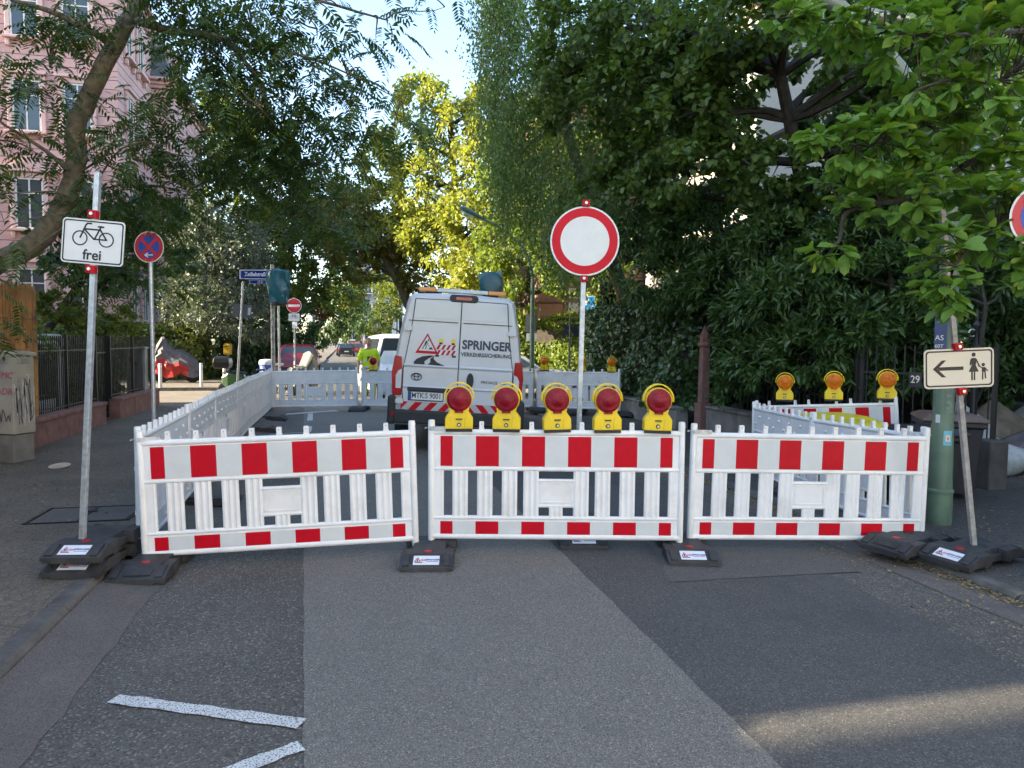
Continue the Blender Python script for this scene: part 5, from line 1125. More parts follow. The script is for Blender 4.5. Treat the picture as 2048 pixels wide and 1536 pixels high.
# ================================================================ vegetation
LM_ail = leafmat('ailanthus_leaf', (.036, .076, .018), (.070, .120, .026), (.15, .16, .03), trans=.28)
LM_mag = leafmat('magnolia_leaf', (.085, .185, .03), (.16, .29, .05), (.32, .38, .06), trans=.34, rough=.42)
LM_maple = leafmat('maple_leaf', (.050, .098, .018), (.10, .165, .032), trans=.30)
LM_laurel = leafmat('laurel_leaf', (.034, .076, .018), (.072, .135, .032), trans=.18, rough=.4, spec=.5)
LM_ivy = leafmat('ivy_leaf', (.03, .07, .02), (.065, .125, .035), trans=.18, rough=.32, spec=.55)
LM_yew = leafmat('yew_needle', (.010, .026, .014), (.020, .045, .020), trans=.1)
LM_birch = leafmat('birch_leaf', (.07, .135, .04), (.125, .21, .06), (.17, .17, .04), trans=.35)
LM_yel = leafmat('autumn_leaf', (.16, .20, .045), (.30, .32, .065), (.34, .27, .06), trans=.46, tcol=(1.6, 1.6, .7))
LM_olive = leafmat('olive_green_leaf', (.11, .13, .034), (.21, .20, .045), (.18, .11, .03), trans=.38)
LM_mid = leafmat('street_tree_leaf', (.065, .11, .022), (.14, .17, .03), (.20, .17, .03), trans=.38)
LM_grey = leafmat('silver_leaf', (.07, .095, .07), (.125, .155, .12), trans=.2)
LM_dark = leafmat('dark_leaf', (.03, .065, .018), (.065, .115, .028), trans=.25)  # dark green for hedges and background trees
LM_hsun = leafmat('privet_leaf', (.09, .15, .02), (.17, .22, .03), trans=.4)
LM_redl = leafmat('red_leaf', (.11, .025, .02), (.17, .05, .03), trans=.35)
TG = 'trees along the street'
# ---- background
tree('street_tree', 'tall yellow sunlit tree rising above the van against the sky', W(7.5, 41, 0), Vector((-3.46,39.00,13.48)), .32, [(-4.81,39.00,14.65,1.51,2.00,1.37),(-6.16,39.00,12.53,1.51,2.00,1.51),(-3.24,38.00,12.79,1.61,2.00,1.74),(-2.00,37.00,10.88,1.30,2.00,2.08),(-4.68,38.00,10.06,2.01,2.30,1.74),(-2.30,36.00,7.92,1.52,2.00,1.52),(-4.04,37.00,7.05,1.56,2.00,1.30),(-1.37,35.00,5.34,1.48,2.00,1.48),(-2.92,36.00,4.93,1.52,2.00,1.01),(-1.75,38.00,13.84,0.94,1.50,1.47),(-5.21,38.00,8.23,1.61,2.00,1.61),(-0.67,36.00,8.18,1.27,2.00,2.03),(-7.42,40.00,11.30,1.27,2.00,1.41)], 26000, .26, LM_yel, group=TG, twigs=2)
tree('street_tree', 'wide olive tree with dark spreading limbs left of the van roof', W(5.6, 45, 0), Vector((-7.81,42.00,7.15)), .42, [(-9.55,42.00,9.31,1.63,2.30,1.33),(-7.51,42.00,9.62,1.63,2.30,1.33),(-8.39,42.00,7.88,1.77,2.60,1.18),(-5.89,43.00,8.49,1.67,2.30,1.36),(-10.24,43.00,7.26,1.36,2.00,0.91),(-6.95,44.00,6.81,1.70,2.00,0.93),(-9.54,44.00,11.18,1.55,2.00,1.08),(-11.75,46.00,9.54,1.46,2.20,1.30),(-7.05,41.00,7.88,1.73,2.20,1.01),(-5.29,43.00,5.52,1.51,2.00,1.06),(-9.52,46.00,6.38,1.46,2.00,0.81)], 20000, .27, LM_olive, M_bark, group=TG, twigs=4)
tree('street_tree', 'green and gold tree left of the street, behind the covered sign', W(-4.2, 46, 0), Vector((-13.68,45.00,9.66)), .3, [(-13.37,45.00,9.05,1.74,2.60,1.74),(-14.93,46.00,11.41,1.78,2.60,1.94),(-12.38,46.00,10.80,1.46,2.40,1.78),(-13.41,44.00,6.15,1.39,2.20,1.55),(-12.08,46.00,7.00,1.30,2.20,1.78),(-12.91,46.00,4.43,1.46,2.00,1.13),(-15.23,44.00,7.96,1.39,2.50,1.70),(-12.22,52.00,5.88,1.46,2.40,1.65),(-12.60,48.00,9.21,1.35,2.40,1.69),(-13.69,42.00,5.36,1.48,2.20,1.63)], 20000, .27, LM_mid, group=TG, twigs=2)
tree('street_tree', 'tall green tree behind the hanging leaves left of the sky gap', W(-7, 56, 0), Vector((-20.09,52.00,15.47)), .32, [(-22.73,55.00,18.49,1.74,2.80,2.13),(-22.63,52.00,14.39,1.46,2.60,2.01),(-19.33,50.00,13.92,1.94,2.80,2.29),(-17.57,52.00,15.49,1.83,2.80,2.01),(-19.71,53.00,18.26,1.68,2.50,1.87),(-16.54,52.00,10.52,2.01,2.60,2.20),(-18.33,50.00,10.85,1.94,2.60,2.11),(-21.28,48.00,9.80,1.69,2.60,2.03),(-17.71,44.00,6.11,2.17,2.50,2.17),(-13.61,40.00,4.07,1.41,2.00,1.69)], 20000, .30, LM_mid, group=TG, twigs=2)
tree('silver_tree', 'round grey green silver leaved tree above the ivy hedge on the left', W(-6.6, 34, 0), Vector((-12.28,30.00,5.57)), .2, [(-12.47,30.00,6.81,1.16,1.40,0.95),(-13.53,30.00,5.77,0.95,1.40,1.16),(-11.54,30.00,5.68,1.16,1.50,1.16),(-12.71,29.50,4.27,1.35,1.60,1.14),(-11.25,30.00,3.91,1.06,1.50,1.16),(-13.99,30.00,3.47,0.80,1.20,0.95),(-11.91,29.00,2.82,1.33,1.50,0.78),(-11.10,31.00,2.69,0.61,1.20,1.09),(-12.69,31.00,5.27,1.75,1.60,1.75)], 30000, .15, LM_grey, M_bark, tmpl=LEAF4, group=TG, twigs=2)
tree('weeping_tree', 'dark drooping tree far down the left side of the street', W(-3.6, 63, 0), Vector((-15.22,62.00,5.36)), .25, [(-15.36,62.00,4.71,1.40,2.50,2.40),(-15.59,60.00,2.94,1.18,2.00,1.69),(-15.06,66.00,3.76,1.16,2.50,2.09),(-15.04,64.00,5.93,1.26,2.00,1.58),(-16.43,78.00,4.13,1.21,2.00,1.92),(-15.66,72.00,5.95,1.27,2.00,1.52)], 10000, .28, LM_dark, droop=1.4, group=TG, twigs=2)
tree('red_leaved_tree', 'small red leaved tree left of the far street', W(-3.4, 51, 0), Vector((-13.33,50.00,3.97)), .08, [(-13.33,50.00,3.97,0.70,1.20,0.85),(-13.57,50.00,4.66,0.49,0.80,0.49)], 1800, .2, LM_redl, group=TG, twigs=2)
tree('street_tree', 'dark green tree low behind the no entry sign', W(-4.6, 38, 0), Vector((-12.40,38.00,2.90)), .16, [(-12.47,37.00,2.61,0.91,1.60,1.04),(-11.94,40.00,2.69,1.13,1.80,1.13),(-12.24,43.00,1.55,0.91,1.60,0.76),(-12.15,38.00,1.57,0.94,1.60,0.67),(-12.55,34.00,1.58,0.60,1.30,0.84),(-15.86,38.00,3.40,1.61,1.50,1.61),(-14.27,38.00,2.88,1.34,1.50,1.34),(-15.56,40.00,4.61,1.69,1.50,1.41)], 16000, .2, LM_dark, group=TG, twigs=2)
tree('street_tree', 'yellow green tree right of the street lamp arm, behind the weeping birch', W(8.6, 32, 0), Vector((0.72,31.00,6.88)), .3, [(-0.40,32.00,9.67,1.24,2.00,1.69),(0.69,30.00,7.13,1.37,2.00,1.37),(1.55,30.00,5.27,1.16,2.00,1.06),(-0.59,32.00,6.15,1.24,2.00,1.24),(2.40,30.00,4.45,1.06,1.50,0.74),(-0.34,31.00,4.30,0.98,1.50,0.76),(3.42,32.00,6.63,1.24,2.00,1.69),(0.74,34.00,12.01,1.32,2.00,1.80),(0.10,30.00,3.18,1.06,1.30,0.53),(1.94,34.00,10.18,1.44,2.00,1.92),(3.48,33.00,9.94,1.39,2.00,1.86),(3.80,28.00,4.29,0.99,1.50,1.18)], 27000, .21, LM_hsun, group=TG, twigs=2)
tree('street_tree', 'dark tree farther back behind the right hand gardens', W(14, 21, 0), Vector((6.20,19.00,6.92)), .3, [(3.69,21.00,5.99,1.33,2.50,1.77),(5.15,20.00,7.17,1.41,2.50,1.97),(9.64,18.00,6.07,1.65,2.50,1.90),(10.78,18.00,8.52,1.65,2.50,1.65),(7.98,17.00,4.30,1.68,2.00,1.44),(10.31,16.00,3.96,1.13,2.00,1.58),(4.41,22.00,9.19,1.39,2.50,1.86),(5.69,18.00,4.43,1.39,2.00,1.52)], 16000, .26, LM_dark, group=TG, twigs=2)
for i, (p, q, h) in enumerate(((-25, 33, 11), (-32, 35, 12), (-40, 36.5, 13))):  # unseen trees added to shade the corner hedge and silver tree
    c = W(p, q, 0); tree('street_tree', 'unseen leafy tree added left of the picture to block the sun, %s' % ('nearest', 'second', 'third')[i], c, c+Vector((0, 0, h*.8)), .25, [(c.x+random.uniform(-2, 2), c.y+random.uniform(-2, 2), h*k, 2.6, 2.6, 2.2) for k in (.25, .4, .5, .62, .75, .88)], 5000, .34, LM_mid, group=TG, twigs=1)
tree('street_tree', 'green tree on the right side far down the street, in front of the white house', W(4.9, 64, 0), Vector((-9.6,61,8)), .2, [(-10.88,62.00,4.97,1.40,2.50,1.96),(-12.51,66.00,3.09,1.02,2.00,1.16),(-9.69,60.00,6.55,1.18,2.00,1.48),(-11.45,64.00,7.30,1.35,2.00,1.58)], 6000, .28, LM_mid, group=TG, twigs=2)
# ---- weeping birch
t = thing('weeping_birch', 'weeping birch with long hanging strands right of the sky gap', 'tree', (0, 0, 0), 0, TG); mb = MB()
tr = limb(mb, W(8.3, 17.5, 0), Vector((0.75,18.00,8.79)), .24, .1, wob=.04, n=10, k=9); tip = tr[-1]
P = []; A = []
starts = [(-0.56,18.00,10.46,0.35,1.00,0.63),(-0.25,18.00,9.51,0.51,1.20,1.01),(0.36,18.00,10.47,0.76,1.50,1.01),(-0.36,18.00,8.06,0.35,1.00,0.76),(0.14,18.00,7.21,0.63,1.20,1.01),(1.12,18.00,8.80,0.89,1.50,1.27),(1.83,17.50,7.07,0.86,1.50,1.11),(0.65,18.00,5.99,0.76,1.30,0.76),(-0.23,18.50,6.35,0.33,1.00,0.78),(2.04,17.00,5.19,0.60,1.20,0.72),(1.22,17.00,4.83,0.60,1.20,0.72)]
for b in starts:
    c = Vector(b[:3]); src = min(tr, key=lambda v: (v-c).length); br = limb(mb, src, c, .06, .015, sag=.15, n=6, k=5)
    for _ in range(115):
        s = c+Vector((random.gauss(0, .62)*b[3], random.gauss(0, .7)*b[4], random.gauss(.1, .7)*b[5])); L_ = random.uniform(.4, 2.0); n = int(L_/.04); ph = random.uniform(0, 6)
        dx, dy = random.gauss(0, .22), random.gauss(0, .22)
        if random.random() < .4: mb.tube([s, s+Vector((dx*L_*.5, dy*L_*.5, -L_*.5)), s+Vector((dx*L_, dy*L_, -L_))], .004, 3)
        for i in range(n):
            q = i/n*L_; P.append((s.x+dx*q+random.gauss(0, .10), s.y+dy*q+random.gauss(0, .10), s.z-q)); A.append((random.gauss(0, .6), random.gauss(0, .6), -.9))
mb.build('trunk', M_bark, t, smooth=True); n = len(P)
o = put('crown', leaf_mesh('crown', P, A, rdir(n)+np.array([0, 0, .2]), rng.uniform(.06, .115, n), *LEAF4, LM_birch), t); o['kind'] = 'stuff'
# ---- maple
tree('maple_tree', 'large dark maple overhanging the right side of the road', W(9.6, 12.5, 0), Vector((4.20,11.50,6.07)), .20, [(1.15,14.00,7.81,0.79,1.60,0.74),(2.22,13.00,7.56,0.87,1.70,0.69),(3.05,12.00,6.65,0.80,1.50,0.80),(2.05,13.50,6.52,0.81,1.50,0.71),(0.83,15.00,7.13,0.53,1.40,0.79),(2.77,12.50,5.67,0.79,1.40,0.62),(3.39,11.00,6.54,0.62,1.20,0.54),(3.49,12.00,5.60,0.46,1.10,0.51),(3.90,10.00,6.39,0.53,1.10,0.35),(4.96,10.50,6.41,0.52,1.20,0.59),(3.05,12.50,4.82,0.75,1.30,0.57),(2.35,14.00,5.46,0.64,1.30,0.74),(1.80,15.00,4.89,0.63,1.20,0.63),(5.65,11.50,5.23,0.40,1.10,0.65),(4.87,11.50,4.75,0.49,1.00,0.40),(5.63,10.00,5.73,0.63,1.20,0.70),(5.75,10.50,4.65,0.59,1.20,0.74),(5.73,9.00,5.71,0.51,1.10,0.63),(3.93,12.00,4.71,0.51,1.00,0.42),(4.45,12.00,4.06,0.59,1.00,0.42),(3.57,14.00,6.80,1.08,1.50,0.89),(2.42,16.00,8.35,1.35,1.80,1.13),(6.91,13.00,6.21,1.10,1.50,1.19),(4.64,12.50,6.69,0.48,0.90,0.40),(5.19,12.50,5.77,0.44,0.90,0.44),(5.91,13.00,6.64,0.55,1.00,0.55)], 40000, .105, LM_maple, tmpl=MAPLE, droop=.6, group=TG, twigs=4, flat=1.2)
# ---- laurel and other shrubs on the right
def shrub(name, label, blobs, n, size, lm, tmpl=LANCE, droop=.2, cat='shrub', group='shrubs on the right', base=None, shell=.6, twigs=1):
    b0 = blobs[0]; base = base or (b0[0], b0[1], 0)
    return tree(name, label, base, (base[0]+.1, base[1], blobs[0][2]*.8+.2), .07, blobs, n, size, lm, tmpl=tmpl, droop=droop, group=group, twigs=twigs, cat=cat, shell=shell, flat=.9)
shrub('laurel_bush', 'big dark laurel behind the sandstone gate post', [(3.11,14.60,3.11,0.77,1.00,0.62),(2.82,14.80,4.05,0.73,1.10,0.68),(3.72,14.30,4.18,0.76,1.10,0.65),(4.00,13.80,3.05,0.73,1.00,0.58),(3.91,14.90,2.73,0.73,0.70,0.37),(4.23,13.00,2.44,0.55,0.80,0.46),(4.16,13.00,1.71,0.37,0.70,0.55),(3.25,14.50,4.80,0.71,1.10,0.51)], 15000, .17, LM_laurel, base=W(7.9, 11.8, 0))
shrub('laurel_bush', 'dark glossy laurel above the amber lamps', [(4.40,12.30,3.60,0.74,1.00,0.69),(4.38,11.70,2.54,0.70,1.00,0.62),(5.10,11.70,3.04,0.70,1.00,0.70),(5.21,11.00,2.13,0.66,0.90,0.54),(4.65,11.30,1.73,0.60,0.90,0.44),(5.46,12.80,4.21,0.77,1.00,0.59),(4.14,12.10,1.55,0.51,0.80,0.47),(3.92,12.60,1.09,0.35,0.60,0.40),(6.12,12.00,3.82,0.68,1.00,0.68),(5.30,10.80,1.29,0.53,0.60,0.34)], 19000, .165, LM_laurel, base=W(8.2, 9.6, 0))
shrub('laurel_bush', 'dark shrub in the shade behind the pedestrian sign', [(5.96,11.00,2.75,0.62,1.00,0.66),(5.85,10.60,1.82,0.60,0.90,0.52),(6.85,11.20,2.85,0.63,1.00,0.71),(7.29,11.00,2.22,0.62,1.00,0.62),(7.80,11.00,2.84,0.62,1.00,0.77),(6.39,10.60,1.46,0.45,0.70,0.37),(7.78,11.20,1.29,0.47,0.80,0.39),(7.14,11.50,3.99,0.81,1.00,0.65)], 12000, .17, LM_laurel, base=W(8.8, 8.4, 0))
def hedge(name, label, p0, p1, q0, q1, z0, z1, n, size, lm, tmpl=IVY, bulge=.12, group='hedges', cat='hedge', core=.85, rot=0):
    t = thing(name, label, cat, W((p0+p1)/2, (q0+q1)/2, z0), ST+rot, group); w, d, h = p1-p0, q1-q0, z1-z0
    MB().box((0, 0, h*core/2+.03), (max(.05, w-.3), max(.05, d-.3), h*core)).build('branches', M_barkd, t)  # solid dark box filling the hedge, stops light leaking through the leaves
    ar = np.array([d*h, d*h, w*h, w*h, w*d]); f = rng.choice(5, n, p=ar/ar.sum()); u, v = rng.uniform(-.5, .5, n), rng.uniform(-.5, .5, n); P = np.zeros((n, 3)); Nn = np.zeros((n, 3))
    for k, (fx, nx) in enumerate((((-w/2, None, None), (-1, 0, 0)), ((w/2, None, None), (1, 0, 0)), ((None, -d/2, None), (0, -1, 0)), ((None, d/2, None), (0, 1, 0)), ((None, None, h), (0, 0, 1)))):
        m = f == k; q = [u[m], v[m]]; i = 0
        for ax, sz in enumerate((w, d, h)):
            if fx[ax] is not None: P[m, ax] = fx[ax]
            else: P[m, ax] = q[i]*sz+(h/2 if ax == 2 else 0); i += 1
        Nn[m] = nx
    wob = bulge*(np.sin(P[:, 0]*2.3+P[:, 1]*1.9)+np.sin(P[:, 2]*3.1+P[:, 1]*2.7)+np.sin(P[:, 1]*5.3+P[:, 2]*4.1)*.6); P += Nn*(wob+rng.normal(0, .07, n))[:, None]
    P[:, 2] = np.maximum(P[:, 2], .03)
    ax = norm(Nn*.5+rdir(n)*.6+np.array([0, 0, -.7])); up = norm(Nn+rdir(n)*.55)
    o = put('foliage', leaf_mesh('foliage', P, ax, up, size*rng.uniform(.6, 1.3, n), *tmpl, lm), t); o['kind'] = 'stuff'; return t
hedge('ivy_hedge', 'ivy covered wall between the gate post and the yew on the right', 6.75, 7.7, 13.3, 19.6, .42, 2.75, 15000, .105, LM_ivy, bulge=.10)
hedge('ivy_hedge', 'green ivy hedge behind the covered motorcycle on the left corner', -14.5, -5.9, 32.6, 34.2, .1, 2.35, 14000, .14, LM_mid, bulge=.14)
hedge('ivy_hedge', 'green garden hedge along the left pavement beyond the crossing', -5.7, -4.4, 34.3, 60, .1, 2.1, 12000, .17, LM_dark, bulge=.14)
hedge('privet_hedge', 'sunlit yellow green hedge behind the back barriers on the right', 5.4, 12.4, 29.9, 31.2, .1, 2.75, 15000, .14, LM_hsun, bulge=.16, rot=R(-38))
hedge('garden_hedge', 'dark hedge behind the iron fence on the left', -8.2, -5.5, 11.5, 20, .1, 1.7, 9000, .11, LM_dark, bulge=.14)
hedge('garden_hedge', 'dark tall hedge deep in the right hand garden behind the laurels', 9.9, 10.9, 10.8, 21, .0, 4.6, 9000, .2, LM_dark, bulge=.2)
hedge('garden_hedge', 'dark tall hedge closing the entrance at the right picture edge', 11.4, 12.3, 3.5, 11, .0, 4.4, 8000, .2, LM_dark, bulge=.2)
hedge('garden_hedge', 'unseen hedge added left of the picture to cut the sun streak', -5.9, -5.0, -4, 8, .1, 2.62, 6000, .10, LM_dark, bulge=.05, core=.97)  # added out of view; its height sets where the sun streak begins
for (p, q, h, nm) in ((7.15, 18.9, 3.5, 'taller'), (7.5, 18.2, 3.1, 'shorter')):
    c = W(p, q, h*.5); shrub('yew_tree', 'dark columnar yew at the end of the ivy wall, the %s one' % nm, [(c.x, c.y, h*.5, .33, .33, h*.55), (c.x, c.y, h*.78, .2, .2, h*.25)], 5000, .09, LM_yew, tmpl=LEAF4, droop=-.8, group='yews', cat='tree', twigs=0)
tree('garden_tree', 'light green shrub behind the fence beside the reed screen', W(-6.6, 16, 0), Vector((-8.59,14.00,2.37)), .05, [(-8.69,14.00,2.47,0.44,0.60,0.35),(-8.58,13.50,2.07,0.33,0.50,0.29),(-9.49,17.00,2.26,0.54,0.70,0.36),(-9.00,15.00,2.20,0.42,0.60,0.32)], 3000, .12, LM_mid, group=TG, twigs=2)
tree('garden_tree', 'dark tree behind the bicycle sign, over the garden fence', W(-7.4, 16.5, 0), Vector((-8.33,15.00,3.88)), .12, [(-8.32,15.00,4.19,0.74,1.00,0.48),(-8.58,14.50,3.20,0.61,0.90,0.41),(-7.87,16.00,4.58,0.56,1.00,0.45),(-8.30,15.50,3.31,0.55,0.80,0.33),(-8.03,17.00,3.70,0.42,0.80,0.42),(-8.95,14.00,3.73,0.49,0.80,0.39)], 6000, .15, LM_dark, group=TG, twigs=2)
# ---- tree of heaven, its feathered leaves hanging into the picture
t = thing('ailanthus_tree', 'tree of heaven with curved trunk and feathered leaves on the left', 'tree', (0, 0, 0), 0, TG)
def smooth(pts, k=4):
    o = []
    for i in range(len(pts)-1):
        p0, p1, p2, p3 = pts[max(i-1, 0)], pts[i], pts[i+1], pts[min(i+2, len(pts)-1)]
        for j in range(k): s = j/k; o.append(.5*((2*p1)+(-p0+p2)*s+(2*p0-5*p1+4*p2-p3)*s*s+(-p0+3*p1-3*p2+p3)*s**3))
    return o+[pts[-1]]
def bough(pts, r0, r1, k=9, name='branch', m=None):
    q = smooth([Vector(p) for p in pts]); mb = MB(); n = len(q)
    mb.tube([p+Vector((random.gauss(0, .012), random.gauss(0, .012), 0))*min(1, r0*8) for p in q], [r0+(r1-r0)*i/(n-1) for i in range(n)], k); mb.build(name, m or M_bark, t, smooth=True); return q
T0 = bough([W(-6.3, 11.6, 0), W(-6.2, 11.4, 1.2), Vector((-7.09,9.60,2.69)), Vector((-6.47,9.50,2.98)), Vector((-6.03,9.50,3.41)), Vector((-5.79,9.50,4.06)), Vector((-5.75,9.50,4.58)), Vector((-5.52,9.50,5.09)), Vector((-5.18,9.50,5.70)), Vector((-4.91,9.50,6.18)), Vector((-4.79,9.60,6.83))], .155, .09, 12, 'trunk')
L1 = bough([Vector((-5.00,9.50,5.96)), Vector((-4.43,9.50,5.82)), Vector((-3.91,9.50,5.76)), Vector((-3.63,9.60,5.56)), Vector((-3.30,9.60,5.05)), Vector((-3.28,9.80,4.39)), Vector((-3.25,10.00,3.76))], .055, .012)
L2 = bough([Vector((-4.79,9.60,6.83)), Vector((-4.05,9.40,6.61)), Vector((-3.21,9.20,6.33)), Vector((-2.43,9.10,6.04)), Vector((-1.60,9.00,5.77))], .05, .01)
L3 = bough([Vector((-5.72,9.50,3.90)), Vector((-6.04,9.30,4.23)), Vector((-6.39,9.00,4.49))], .035, .014); L4 = bough([Vector((-5.72,9.50,4.00)), Vector((-5.27,9.30,4.18)), Vector((-4.95,9.20,4.46)), Vector((-4.34,9.00,4.69))], .016, .006)
L5 = bough([Vector((-5.70,9.50,3.51)), Vector((-5.41,9.60,4.12)), Vector((-5.00,9.40,4.33)), Vector((-4.45,9.20,4.19)), Vector((-3.87,9.20,4.10))], .014, .005); L6 = bough([Vector((-5.22,9.50,5.64)), Vector((-5.74,9.20,5.88)), Vector((-6.22,9.00,5.97))], .05, .02)
L7 = bough([Vector((-3.91,9.50,5.76)), Vector((-2.72,9.20,5.41)), Vector((-2.06,9.10,5.14)), Vector((-1.42,9.00,4.80))], .022, .005)
NODES = T0[20:]+L1+L2+L3+L4+L5+L6+L7
def frond_mesh(L_, n, seed):
    r2 = np.random.default_rng(seed); P = []; A = []; U = []; Sz = []
    sag = r2.uniform(.15, .4)
    def pt(s): return np.array([0, s*L_, -sag*L_*s*s])
    for i in range(n):
        s = .14+.84*i/(n-1)
        for sd_ in ((-1, 1) if i < n-1 else (0,)):
            P.append(pt(s)+r2.normal(0, .003, 3)); A.append((sd_*.9+r2.normal(0, .1), .35 if sd_ else 1, -.22-.3*r2.random())); U.append((r2.normal(0, .25), r2.normal(0, .25), 1)); Sz.append(L_*(.27-.10*abs(s-.4))*r2.uniform(.85, 1.1))
    me = leaf_mesh('frond', P, A, np.array(U), Sz, *([(0, 0, 0), (-.15, .3, .03), (-.11, .62, .02), (0, 1, -.06), (.11, .62, .02), (.15, .3, .03)], [(0, 5, 4, 3), (0, 3, 2, 1)]), LM_ail)
    return me
FR = [frond_mesh(1.0, n, 30+n) for n in (8, 9, 10, 11, 9, 12)]
fr = []
AIL = [(-5.99,9.00,5.67,0.51,0.90,0.44,30),(-5.19,8.60,5.62,0.42,0.90,0.36,20),(-6.07,9.00,4.88,0.41,0.90,0.38,20),(-6.22,9.00,4.15,0.32,0.80,0.41,15),(-5.97,9.50,4.48,0.23,0.60,0.30,12),(-4.30,9.50,5.90,0.47,1.10,0.47,44),(-3.77,9.50,6.09,0.57,1.10,0.37,46),(-3.92,9.50,5.33,0.57,1.20,0.54,60),(-3.33,9.50,5.53,0.43,1.00,0.50,36),(-3.40,9.50,4.76,0.54,1.00,0.50,56),(-4.07,10.00,4.64,0.42,1.00,0.56,36),(-2.71,9.00,5.76,0.32,0.70,0.25,20),(-2.22,9.00,5.85,0.32,0.60,0.16,10),(-1.73,9.00,5.64,0.25,0.50,0.22,11),(-2.41,9.00,5.10,0.32,0.70,0.32,24),(-1.92,9.00,4.98,0.29,0.60,0.22,14),(-1.51,9.00,4.77,0.22,0.50,0.19,10),(-2.68,9.50,4.57,0.37,0.70,0.30,28),(-2.11,9.30,4.52,0.29,0.60,0.23,16),(-3.24,10.00,4.24,0.39,0.80,0.35,46),(-3.99,10.50,4.21,0.33,0.80,0.33,40),(-2.49,9.50,4.12,0.30,0.60,0.27,18),(-1.66,9.30,4.40,0.23,0.50,0.16,8),(-4.84,9.00,4.47,0.35,0.60,0.22,16),(-4.47,9.00,4.23,0.35,0.60,0.22,18),(-4.34,9.00,4.78,0.22,0.60,0.29,12),(-5.61,10.00,3.81,0.39,0.70,0.25,22),(-5.05,10.00,3.81,0.39,0.70,0.32,24),(-4.63,10.00,4.09,0.25,0.70,0.28,14),(-5.68,10.50,3.55,0.55,0.80,0.26,40),(-5.10,10.50,3.34,0.33,0.70,0.26,20),(-6.58,11.00,2.94,0.43,0.80,0.27,28),(-6.24,11.50,2.92,0.45,0.80,0.28,24),(-5.69,8.20,3.21,0.26,0.60,0.26,14),(-5.74,8.00,2.46,0.25,0.60,0.31,12),(-5.81,8.00,2.01,0.20,0.50,0.20,7),(-0.95,8.60,5.89,0.24,0.40,0.07,5),(-3.34,11.00,3.81,0.35,0.80,0.35,28),(-2.81,11.00,3.73,0.27,0.80,0.27,16)]
ext = MB()
for b in AIL:
    c = Vector(b[:3]); src = min(NODES, key=lambda v: (v-c).length); k = int(b[6]*1.7); subs = []
    for j in range(max(2, k//7)):
        e = c+Vector([random.uniform(-1, 1)*b[3+a] for a in range(3)])*.75; limb(ext, src if j == 0 else subs[0], e, .013, .004, sag=.1, n=5, k=4); subs.append(e)
    for j in range(k):
        s = random.choice(subs); pos = s+Vector((random.gauss(0, .2), random.gauss(0, .2), random.gauss(0, .17))); d = (pos-s); az = math.atan2(d.y, d.x)-PI/2+random.gauss(0, .5)
        fr.append((pos, az, random.gauss(-.35, .35), random.gauss(0, .35), random.uniform(.32, .52), random.randrange(6)))
ext.build('twigs', M_bark, t)['kind'] = 'stuff'
fr.sort(key=lambda f: (f[0]-Vector((0, 0, 1.8))).length/f[4])
for f in fr[:300]:
    o = put('frond', FR[f[5]], t, f[0], (f[2], f[3], f[1])); o.scale = (f[4],)*3
V = []; Fc = []; off = 0; vv = []; ll = []; tot = []
for f in fr[300:]:
    me = FR[f[5]]; a = np.empty(len(me.vertices)*3); me.vertices.foreach_get('co', a); a = a.reshape(-1, 3)*f[4]
    Mx = np.array(Euler((f[2], f[3], f[1])).to_matrix()); vv.append(a @ Mx.T+np.array(f[0])); n = len(me.loops); li = np.empty(n, np.int32); me.loops.foreach_get('vertex_index', li); ll.append(li+off); off += len(a); tot.append(np.full(len(me.polygons), 4, np.int32))
me = bpy.data.meshes.new('crown'); vv = np.concatenate(vv); ll = np.concatenate(ll); tot = np.concatenate(tot)
me.vertices.add(len(vv)); me.vertices.foreach_set('co', vv.ravel()); me.loops.add(len(ll)); me.loops.foreach_set('vertex_index', ll); me.polygons.add(len(tot)); me.polygons.foreach_set('loop_start', (np.cumsum(tot)-4).astype(np.int32)); me.polygons.foreach_set('loop_total', tot); me.materials.append(LM_ail); me.update(calc_edges=True)
put('crown', me, t)['kind'] = 'stuff'
# ---- magnolia on the right, close to the camera
t = thing('magnolia_tree', 'bright green magnolia branches reaching in at the upper right', 'tree', (0, 0, 0), 0, TG); random.seed(21)
T0 = bough([Vector((5.6, 4.6, 0)), Vector((5.5, 4.7, 1.4)), Vector((3.92,5.20,3.37)), Vector((3.74,5.20,4.07)), Vector((3.67,5.30,4.67))], .09, .05, 10, 'trunk', M_barkd)
MB_ = [bough(p, .022, .007, 6, 'branch', M_barkd) for p in (
    [Vector((3.88,5.20,3.47)), Vector((3.34,5.20,3.50)), Vector((2.95,5.20,3.40)), Vector((2.56,5.20,3.25)), Vector((2.20,5.20,3.30))], [Vector((3.88,5.20,3.47)), Vector((3.39,5.10,3.20)), Vector((3.08,5.10,3.02)), Vector((2.86,5.20,2.86)), Vector((2.69,5.20,2.75))],
    [Vector((3.74,5.20,4.07)), Vector((3.34,5.30,4.07)), Vector((2.91,5.30,4.07)), Vector((2.48,5.40,4.19)), Vector((2.11,5.50,4.27))], [Vector((3.75,5.20,3.93)), Vector((3.34,5.00,3.64)), Vector((3.00,5.00,3.64)), Vector((2.76,5.00,3.57))],
    [Vector((3.90,5.20,3.37)), Vector((3.48,4.90,2.81)), Vector((3.19,4.80,2.59)), Vector((2.99,4.80,2.39)), Vector((2.93,4.80,2.25))], [Vector((2.86,5.20,2.86)), Vector((2.48,5.30,2.81)), Vector((2.41,5.30,2.59)), Vector((2.29,5.30,2.44)), Vector((2.27,5.30,2.51))], [Vector((3.48,4.90,2.81)), Vector((3.39,4.80,2.46)), Vector((3.41,4.80,2.23))])]
tips = []
